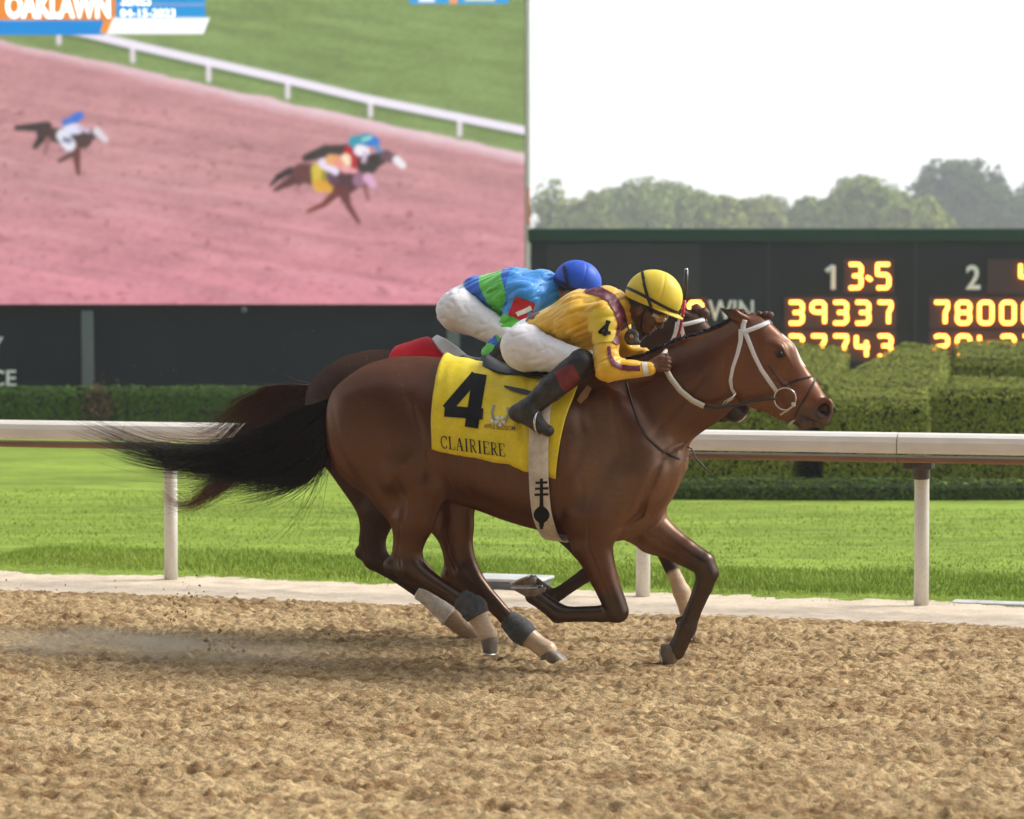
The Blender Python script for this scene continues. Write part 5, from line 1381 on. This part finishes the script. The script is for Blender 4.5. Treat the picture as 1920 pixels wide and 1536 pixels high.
# yellow cloth
bot = [(812,838),(840,844),(870,850),(900,855),(930,861),(958,866),(975,874),(990,878),(1010,884),(1030,888),(1044,891)]
tops = np.linspace(838, 1112, len(bot)); cols = []
for (bx_, by_), tx in zip(bot, tops):
    ub, th = near_angle(A, BVH_A, bx_, by_); cols.append((A.L(tx, 690)[0], ub, th, math.pi - th))
cc = np.array(cols); k = np.linspace(0, len(cols)-1, 60); cols = [tuple(np.interp(x, np.arange(len(cc)), cc[:, i]) for i in range(4)) for x in k]
cols = [(c_[0], c_[1], c_[2] - 2*math.pi if c_[2] > math.pi else c_[2], c_[3]) for c_ in cols]
cols = [(c_[0], c_[1], math.pi - ((math.pi - (c_[2] % (2*math.pi))) ), math.pi - (c_[2] % (2*math.pi))) for c_ in cols]
cl, bcl, Vcl = wrap_sheet('saddle_cloth', BVH_A, cols, M_cloth_y, None, .017, ZC, 80, .012, .010, 1)
A.place(cl); tag(cl, 'yellow saddle cloth with black number 4 on the bay horse', 'saddle cloth')
decal('number', bcl, A, [([(893,704),(838,768)], 20),([(834,771),(906,777)], 21),([(900,702),(884,802)], 26)], M_black, cl, .004, 7, 2.5)
# name along the lower hem, serif capitals from thick and thin strokes
GL = {'C':[([(.85,.78),(.75,.93),(.5,1),(.2,.85),(.08,.5),(.2,.15),(.5,0),(.78,.08),(.88,.24)],.13),([(.87,.70),(.87,1)],.07)],
      'L':[([(.25,0),(.25,1)],.17),([(.05,1),(.45,1)],.06),([(.05,0),(.9,0)],.07),([(.9,0),(.92,.25)],.08)],
      'A':[([(.12,0),(.5,1)],.07),([(.5,1),(.85,0)],.18),([(.26,.33),(.72,.33)],.06),([(.0,0),(.28,0)],.06),([(.66,0),(1,0)],.06)],
      'I':[([(.5,0),(.5,1)],.2),([(.2,1),(.8,1)],.06),([(.2,0),(.8,0)],.06)],
      'R':[([(.22,0),(.22,1)],.17),([(.04,1),(.55,1),(.78,.88),(.78,.65),(.55,.52),(.22,.52)],.09),([(.48,.52),(.8,.04),(.98,0)],.14),([(.04,0),(.42,0)],.06)],
      'E':[([(.22,0),(.22,1)],.17),([(.04,1),(.82,1),(.84,.78)],.07),([(.22,.52),(.62,.52)],.06),([(.04,0),(.86,0),(.9,.25)],.07)]}
ex = np.array((14.6, 1.95)); ey = np.array((-1.6, -23.0)); og = np.array((827, 840.0)); adv = {'I': .72}
xx = 0.0
for ch in 'CLAIRIERE':
    st = []; wch = adv.get(ch, 1.0)
    for pts, wd in GL[ch]:
        st.append(([tuple(og + ex*(xx + p[0]*wch*.92) + ey*p[1]) for p in pts], max(wd*14.5, 1.15)))
    decal('letter', bcl, A, st, M_black, cl, .004, 3, 1.2); xx += wch
# horseshoe and blossom emblem
M_grey = mat('emblem_grey', (.30,.29,.26), .6); M_pet = mat('emblem_white', (.72,.70,.64), .6)
sh = [(927,760),(923,775),(926,788),(937,795),(948,790),(954,778),(953,764)]
decal('horseshoe_emblem', bcl, A, [(sh, 5)], M_grey, cl, .004, 3, 1.5)
for k in range(5):
    an = k*1.2566 + .3; c_ = (938 + 6.5*math.cos(an), 790 + 6.5*math.sin(an)); decal('blossom_petal', bcl, A, [([(c_[0]-3.5*math.cos(an), c_[1]-3.5*math.sin(an)), (c_[0]+3.5*math.cos(an), c_[1]+3.5*math.sin(an))], [4,7])], M_pet, cl, .006, 3, 1.2)
decal('blossom_bud', bcl, A, [([(920,788),(925,792)], 6)], M_pet, cl, .006, 3, 1.2)
decal('blossom_centre', bcl, A, [([(936.5,789),(939.5,791)], 3)], M_cloth_y, cl, .008, 3, 1)
def decal_text(body, bv, fr, o, exv, eyv, matr, parent, lift, bold=.0):
    me = text_mesh(body, 1.0, 0.0, bold); V = np.empty(len(me.vertices)*3, np.float32); me.vertices.foreach_get('co', V); V = V.reshape(-1,3)
    F = [tuple(p.vertices) for p in me.polygons]; wdt = V[:,0].max(); out = []; bpy.data.meshes.remove(me); ok = []
    for v in V:
        q = np.array(o) + np.array(exv)*v[0]/wdt + np.array(eyv)*v[1]/.7; p, n = hit(bv, fr, *q); ok.append(p is not None); out.append(p + n*lift if p is not None else np.zeros(3))
    F = [f for f in F if all(ok[i] for i in f)]
    o_ = mesh_obj('small_lettering', out, F, matr, parent); o_['kind'] = 'stuff'; return o_
decal_text('APPLE BLOSSOM', bcl, A, (908,803), (58,5), (0,-8), mat('brown_print', (.20,.09,.03), .6), cl, .005, .01)
decal('strap_end', bcl, A, [([(946,725),(962,731),(984,736),(1000,741)], [3,8,10,9])], M_leather, cl, .006, 3, 1.5)

def saddle(fr, bv, x0, x1, label, zoff=0.0, group='racing saddles', ybot=742):
    cols = []
    for i in range(26):
        f = i/25; u = A.L(x0 + (x1-x0)*f, 690)[0]; wd = .34 + .22*math.sin(f*math.pi)**.7 + .5*max(0, f-.5)
        cols.append((u, u, math.pi/2 + wd, math.pi/2 - wd))
    cols = [(c_[0], c_[1], c_[2], c_[3]) for c_ in cols]
    o, b, V = wrap_sheet('racing_saddle', bv, cols, M_leather, None, .027, ZC, 40, .001, 0, 3, .010, lambda i, f: .035*max(0, 1-i/.22)**1.5*(1-abs(f)**2) + .02*max(0,(i-.8)/.2)*(1-abs(f)**2))
    fr.place(o); tag(o, label, 'saddle', group); return o, b
sa, bsa = saddle(A, BVH_A, 915, 1075, 'small black racing saddle under the jockey in yellow')
sb, bsb = saddle(B, BVH_B, 915, 1075, 'racing saddle with white cantle under the jockey in blue and green')
# the girth goes right round the belly
def band(name, bv, uc, hw, th0, th1, matr, parent, off, zc=1.22, n=70, m=4, lean=0.0):
    V = []
    for i in range(n):
        th = th0 + (th1-th0)*i/(n-1)
        for j in range(m):
            d = np.array((0, math.cos(th), math.sin(th))); u = uc + (j/(m-1)-.5)*2*hw + lean*math.sin(th); o = np.array((u,0,zc)) + d*.6
            h = bv.ray_cast(Vector(o), Vector(-d)); p = np.array(h[0]) if h[0] is not None else np.array((u,0,zc)) + d*.3; V.append(p + d*off)
    V = np.array(V); Q = grid_faces(n, m); o = mesh_obj(name, V, Q, matr, parent, True); b = bvh_of(V, Q)
    md = o.modifiers.new('thickness', 'SOLIDIFY'); md.thickness = .006; md.offset = 1
    return o, b
ug = A.L(1016, 900, -.28)[0]
gi, bgi = band('girth', BVH_A, ug, .050, math.radians(128), math.radians(412), M_girth, sa, .034)
def gp(x, y): return (x, y)
decal('girth_emblem', bgi, A, [([(1016,897),(1016,985)], [5,9]),([(1005,905),(1029,904)], 4.5),([(1004,916),(1029,915)], 4.5),([(1003,927),(1029,926)], 4.5),([(1016,948),(1016,954),(1016,961),(1016,968),(1016,974),(1016,980)], [8,22,30,29,20,6]),([(1016,975),(1016,990)], [8,5])], M_black, gi, .0085, 3, 2)
band('girth', BVH_B, ug, .050, math.radians(168), math.radians(372), M_girth, sb, .026)
decal('billet_flap', [bcl, bsa], A, [([(1030,706),(1034,738)], [34,26])], M_girth, sa, .012, 4, 2.5)
decal('tan_pad', [bcl, BVH_A], A, [([(1108,728),(1098,742),(1086,756)], [10,14,10])], M_tan, sa, .014, 3, 2)
def stirrup(fr, parent, px, s, v):
    p = fr.L(*px, v); mb = MB(); pts = []
    for k in range(17):
        an = 2*math.pi*k/16; pts.append(p + np.array((.012*math.sin(an), .052*math.sin(an), .058*math.cos(an) + .02)))
    mb.tube(pts, .006, 6, False); o = mb.build('stirrup_iron', M_steel, parent, True); return p
for (fr, par, px, top) in ((A, sa, (1012,800), (1088,716)), (B, sb, (900,752), (975,672))):
    for s in (-1, 1):
        v = s*.335; p = stirrup(fr, par, px, s, v); t = fr.L(*top, s*.25)
        mb = MB(); mid = (p + np.array((0,0,.08)) + t)/2 + np.array((0, s*.02, 0)); mb.tube([p + np.array((0,0,.078)), mid, t], [.009,.010,.010], 6); mb.build('stirrup_leather', M_strapd, par, True)
# red cloth of the far horse
cols = []
for i in range(46):
    f = i/45; u = B.L(748 + (1010-748)*f, 640)[0]; cols.append((u, u - .01, math.radians(196), math.radians(-16)))
clb, bclb, _ = wrap_sheet('saddle_cloth', BVH_B, cols, M_cloth_r, None, .018, ZC, 60, .006, .012, 7, .004, lambda i, f: .075*max(0, 1-abs(i-.20)/.22)**.8*(1-f*f))
B.place(clb); tag(clb, 'red saddle cloth showing behind the jockey in blue and green', 'saddle cloth')
# white-lined cantle pad standing up behind that rider
pad = MB(); pts = [B.L(x, y, 0) for x, y in ((820,628),(836,636),(855,650),(876,668))]
V = []; F = []
for i, p in enumerate(pts):
    hw = (.05,.10,.13,.14)[i]
    for j in range(9):
        g_ = j/4 - 1; V.append(p + np.array((-.012*g_*g_, hw*g_, -.05*g_*g_*hw/.14)))
F = [tuple(q) for q in grid_faces(4, 9).tolist()]
po = mesh_obj('cantle_pad', V, F, M_strapw, sb, True); md = po.modifiers.new('thickness', 'SOLIDIFY'); md.thickness = .02

# ---- bridles: traced on the near horse's head; the far horse wears the same pattern turned with its head
def head_strap(name, pts, wpx, matr, parentA, parentB, lift=.005, mirror=True):
    oa = decal(name, BVH_A, A, [(pts, wpx)], matr, parentA, lift, 3, 3.0, .004, mirror)
    if oa is None: return
    for oo in (oa if parentB is not None else []):
        me = oo.data.copy(); co = np.empty(len(me.vertices)*3, np.float32); me.vertices.foreach_get('co', co); co = co.reshape(-1,3).astype(float)
        c, s = math.cos(HX_B.a), math.sin(HX_B.a); d = co - HX_B.p
        out = np.stack((HX_B.p[0] + d[:,0]*c - d[:,2]*s, co[:,1], HX_B.p[2] + d[:,0]*s + d[:,2]*c), 1) + HX_B.s + np.array((0,0,BZ))
        me.vertices.foreach_set('co', out.astype(np.float32).ravel()); me.update(); link(bpy.data.objects.new(name, me), parentB)
    return oa
bra = empty('bridle', A.o, -PSI); tag(bra, 'white racing bridle with steel ring bit on the near bay horse', 'bridle', 'racing bridles')
brb = empty('bridle', B.o, -PSI); tag(brb, 'white racing bridle on the far dark horse', 'bridle', 'racing bridles')
head_strap('browband', [(1392,624),(1410,618),(1430,610),(1447,602)], 8, M_strapw, bra, brb, .007)
head_strap('cheekpiece', [(1396,620),(1404,640),(1415,668),(1428,694),(1442,714),(1456,734)], [9,8,8,8,9,8], M_strapw, bra, brb)
head_strap('throatlatch', [(1390,618),(1389,640),(1383,664),(1374,690),(1370,712),(1372,730),(1379,740)], [9,8,7,6.5,6,6,5], M_strapw, bra, brb)
head_strap('crownpiece', [(1393,624),(1394,610),(1397,600)], 9, M_strapw, bra, brb)
head_strap('noseband', [(1471,724),(1485,716),(1505,710),(1526,705),(1531,706)], 3.4, M_strapd, bra, brb)
head_strap('noseband_drop', [(1531,706),(1524,722),(1512,743),(1500,762),(1490,782)], 3.6, M_strapd, bra, brb)
head_strap('noseband_cheek', [(1440,684),(1455,704),(1470,724)], 2.4, M_strapd, bra, brb)
def bit(parent, f):
    c = A.L(1472,748,-.090); mb = MB()
    mb.tube([f(c + np.array((R(20)*math.cos(a), -.004*math.sin(a), R(20)*math.sin(a)))) for a in np.linspace(0, 2*math.pi, 29)], .0042, 8, False)
    mb.build('bit_ring', M_steel, parent, True)
    mb = MB(); mb.tube([f(c * np.array((1,-1,1)) + np.array((R(20)*math.cos(a), 0, R(20)*math.sin(a)))) for a in np.linspace(0, 2*math.pi, 29)], .0042, 8, False); mb.build('bit_ring', M_steel, parent, True)
    mb = MB(); b0 = A.L(1489,758,-.094); mb.box(b0 - .012, b0 + .012); mb.v = [tuple(f(np.array(v))) for v in mb.v]; bevel_obj(mb.build('bit_buckle', M_steel, parent), .003)
    mb = MB(); mb.tube([f(A.L(1486,762,-.095)), f(A.L(1476,770,-.09)), f(A.L(1463,778,-.08))], .005, 6); mb.build('curb_strap', M_rubber, parent, True)
bit(bra, lambda p: p); bit(brb, lambda p: HX_B(p) + np.array((0,0,BZ)))
mb = MB(); mb.tube([A.L(1379,738,-.105), A.L(1372,748,-.11), A.L(1358,757,-.11)], .006, 6); mb.tube([A.L(1376,743,-.112), A.L(1360,752,-.115), A.L(1352,762,-.112)], .004, 6); mb.build('throatlatch_buckle', M_steel, bra, True)
mb = MB(); mb.tube([A.L(1492,786,-.03), A.L(1482,794,-.03), A.L(1478,800,-.028)], [.005,.008,.004], 6); mb.build('strap_knot', M_rubber, bra, True)
# reins
def rein(parent, s, fr, hand, pts, ring, f=lambda p: p):
    mb = MB(); mb.tube([fr.L(*p) for p in pts], .0145, 8); mb.build('rubber_rein', M_rubber, parent, True)
    mb = MB(); mb.tube([fr.L(*p) for p in ring], [.010]*(len(ring)-1) + [.008], 6); mb.build('leather_rein', M_strapd, parent, True)
rein(bra, -1, A, None, [(1240,676,-.145),(1247,690,-.155),(1258,710,-.160),(1276,733,-.162),(1298,751,-.155),(1320,762,-.145)], [(1320,762,-.145),(1345,765,-.135),(1375,760,-.120),(1410,752,-.112),(1440,748,-.104),(1456,748,-.095)])
rein(bra, 1, A, None, [(1242,665,.055),(1255,695,.12),(1276,728,.16),(1298,750,.155),(1320,762,.145)], [(1320,762,.145),(1375,760,.120),(1440,748,.104),(1456,748,.090)])
rein(brb, -1, B, None, [(1045,662,-.15),(1075,690,-.165),(1120,722,-.165),(1190,742,-.15)], [(1190,742,-.15),(1250,742,-.125),(1310,738,-.11),(1346,738,-.095)])
rein(brb, 1, B, None, [(1068,655,.055),(1095,690,.15),(1130,722,.165),(1190,742,.15)], [(1190,742,.15),(1250,742,.125),(1310,738,.11),(1346,738,.095)])
mb = MB(); mb.tube([A.L(1238,672,-.14), A.L(1246,662,-.09), A.L(1252,656,-.02), A.L(1247,662,.05)], .012, 8); mb.build('rein_bridge', M_rubber, bra, True)
# yoke strap round the neck base
yk = empty('neck_strap', A.o, -PSI); tag(yk, 'thin leather neck strap looped round the bay horse\'s shoulder and chest', 'strap')
decal('strap', BVH_A, A, [([(1174,716),(1178,732),(1186,760),(1198,795),(1214,822),(1236,842),(1258,855),(1274,861)], 3.6)], M_strapd, yk, .006, 3, 3, .004, True)
mb = MB(); mb.tube([A.L(1274,861,-.085), A.L(1286,862,-.02), A.L(1290,858,.02), A.L(1284,855,.09)], .005, 6); mb.build('breast_ring', M_strapd, yk, True)
mb = MB(); mb.tube([A.L(1289,838,-.015), A.L(1297,842,-.02), A.L(1302,856,-.02), A.L(1316,872,-.02), A.L(1335,890,-.02)], [.004,.004,.004,.0045,.003], 6); mb.build('loose_end', M_strapd, yk, True)
# whip
wp = empty('riding_whip', A.o, -PSI); tag(wp, 'black and red riding whip held upright beside the yellow helmet', 'whip')
mb = MB(); mb.tube([A.L(1287,506,.08), A.L(1286,530,.08), A.L(1284,562,.08)], [.011,.0105,.009], 10); mb.build('handle', M_leather, wp, True)
mb = MB(); mb.tube([A.L(1284,562,.08), A.L(1280,590,.078), A.L(1275,618,.075), A.L(1262,655,.068), A.L(1250,668,.062)], [.0085,.008,.007,.0065,.006], 8); mb.build('shaft', mat('red_whip_shaft', (.45,.010,.018), .4), wp, True)
mb = MB(); mb.tube([A.L(1287.2,503,.08), A.L(1287,507,.08)], [.006,.011], 10); mb.build('knob', M_steel, wp, True)
# forelock bun of the bay and plaits of the far horse
def knob(parent, p, r, matr, name):
    rg = np.random.default_rng(int(abs(p[0])*1000)); e = SDF(); e.ell(p, (r, r*.9, r), 0, 0); V, Q = e.mesh(r/5, disp=lambda P: -.25*r*(vnoise(P[:,0]/r*2.2, P[:,1]/r*2.2, P[:,2]/r*2.2)-.5)); return mesh_obj(name, V, Q, matr, parent, True)
M_forel = mat('forelock_hair', (.10,.038,.018), .6, noise=(80,.4,(1,1,1)), bump=(120,.6,.004))
knob(HA, A.L(1444,592,0), .020, M_forel, 'forelock')
for i, (x, y) in enumerate(((1400,597),(1412,592),(1424,590),(1436,590))): knob(HA, A.L(x, y, .0), .017, M_forel, 'forelock')
for i, (x, y) in enumerate(((1316,624),(1334,612),(1352,603),(1366,598))): knob(HB, HX_B(A.L(x, y, -.02)) + np.array((0,0,BZ)), .017, M_blackhair, 'mane_plait')
knob(HB, HX_B(A.L(1440,592,0)) + np.array((0,0,BZ)), .032, M_forel, 'forelock'); knob(HB, HX_B(A.L(1424,588,0)) + np.array((0,0,BZ)), .034, M_forel, 'forelock')
# ------------------------------------------------------------------ air
hz = MB(); hz.box((-230, -60, -1.5), (230, 600, 45)); ho = hz.build('haze', None); tag(ho, kind='stuff')
m = bpy.data.materials.new('haze_air'); m.use_nodes = True; n_ = m.node_tree.nodes; n_.clear()
pv = n_.new('ShaderNodeVolumePrincipled'); pv.inputs['Color'].default_value = (.95,.97,1,1); pv.inputs['Density'].default_value = 0.0008; pv.inputs['Anisotropy'].default_value = 0.3
ou = n_.new('ShaderNodeOutputMaterial'); m.node_tree.links.new(pv.outputs[0], ou.inputs['Volume']); ho.data.materials.append(m)
# ------------------------------------------------------------------ kicked-up dirt and dust
rg = np.random.default_rng(77); V = []; F = []
def clod(p, r):
    b = len(V); q = rg.normal(0, 1, (6, 3)) * .25
    for d, k in zip(((1,0,0),(-1,0,0),(0,1,0),(0,-1,0),(0,0,1),(0,0,-1)), q): V.append(p + (np.array(d) + k) * r)
    for f in ((0,2,4),(2,1,4),(1,3,4),(3,0,4),(2,0,5),(1,2,5),(3,1,5),(0,3,5)): F.append(tuple(i + b for i in f))
for (cx, cy, sx, sy, n, rr) in ((395,1232,26,16,40,.015),(420,1215,20,12,20,.010),(365,1110,14,10,14,.007),(330,1140,12,14,14,.011),(60,1110,45,12,16,.006),(150,1130,70,20,14,.006),(300,1175,120,40,40,.005),(120,1240,80,30,24,.006),(700,1200,60,30,18,.005)):
    for _ in range(n): clod(A.L(cx + rg.normal(0, sx), cy + rg.normal(0, sy), rg.normal(-.05, .12)), rr * rg.uniform(.35, 1.3))
for _ in range(60): clod(A.L(rg.uniform(150, 620), rg.uniform(620, 1050), rg.normal(0, .3)), rg.uniform(.0012, .0028))
fo = mesh_obj('flying_dirt', V, F, M_dirt2, None, False); A.place(fo); tag(fo, 'small clods and grit of dirt kicked up behind the hooves', 'dirt', kind='stuff')
def dust(px, py, rx, ry, rz, dens, seed, v=-.2):
    e = SDF(); c = A.L(px, py, v); bm = bmesh.new(); bmesh.ops.create_icosphere(bm, subdivisions=3, radius=1.0); me = bpy.data.meshes.new('dust_cloud'); bm.to_mesh(me); bm.free()
    o = bpy.data.objects.new('dust_cloud', me); link(o); A.place(o); o.location = Vector(A.W(c)); o.scale = (rx, ry, rz)
    m = bpy.data.materials.new('dust_air'); m.use_nodes = True; n_ = m.node_tree.nodes; l = m.node_tree.links; n_.clear()
    tc = n_.new('ShaderNodeTexCoord'); ln = n_.new('ShaderNodeVectorMath'); ln.operation = 'LENGTH'; l.new(tc.outputs['Object'], ln.inputs[0])
    mr = n_.new('ShaderNodeMapRange'); mr.inputs[1].default_value = 1.0; mr.inputs[2].default_value = 0.1; l.new(ln.outputs['Value'], mr.inputs[0])
    nz = n_.new('ShaderNodeTexNoise'); nz.inputs['Scale'].default_value = 2.6; nz.inputs['Detail'].default_value = 3; mp = n_.new('ShaderNodeMapping'); mp.inputs['Scale'].default_value = (1.6,1,1); mp.inputs['Location'].default_value = (seed,0,0)
    l.new(tc.outputs['Object'], mp.inputs[0]); l.new(mp.outputs[0], nz.inputs['Vector'])
    m2 = n_.new('ShaderNodeMapRange'); m2.inputs[1].default_value = .38; m2.inputs[2].default_value = .70; m2.inputs[4].default_value = dens; l.new(nz.outputs['Fac'], m2.inputs[0])
    mu = n_.new('ShaderNodeMath'); mu.operation = 'MULTIPLY'; l.new(mr.outputs[0], mu.inputs[0]); l.new(m2.outputs[0], mu.inputs[1])
    pv = n_.new('ShaderNodeVolumePrincipled'); pv.inputs['Color'].default_value = (.99,.86,.66,1); l.new(mu.outputs[0], pv.inputs['Density'])
    ou = n_.new('ShaderNodeOutputMaterial'); l.new(pv.outputs[0], ou.inputs['Volume']); me.materials.append(m); return o
d1 = dust(260, 1240, 1.6, .5, .18, 9.0, 3.0); tag(d1, 'pale dust hanging low over the dirt behind the hooves at left', 'dust', kind='stuff')
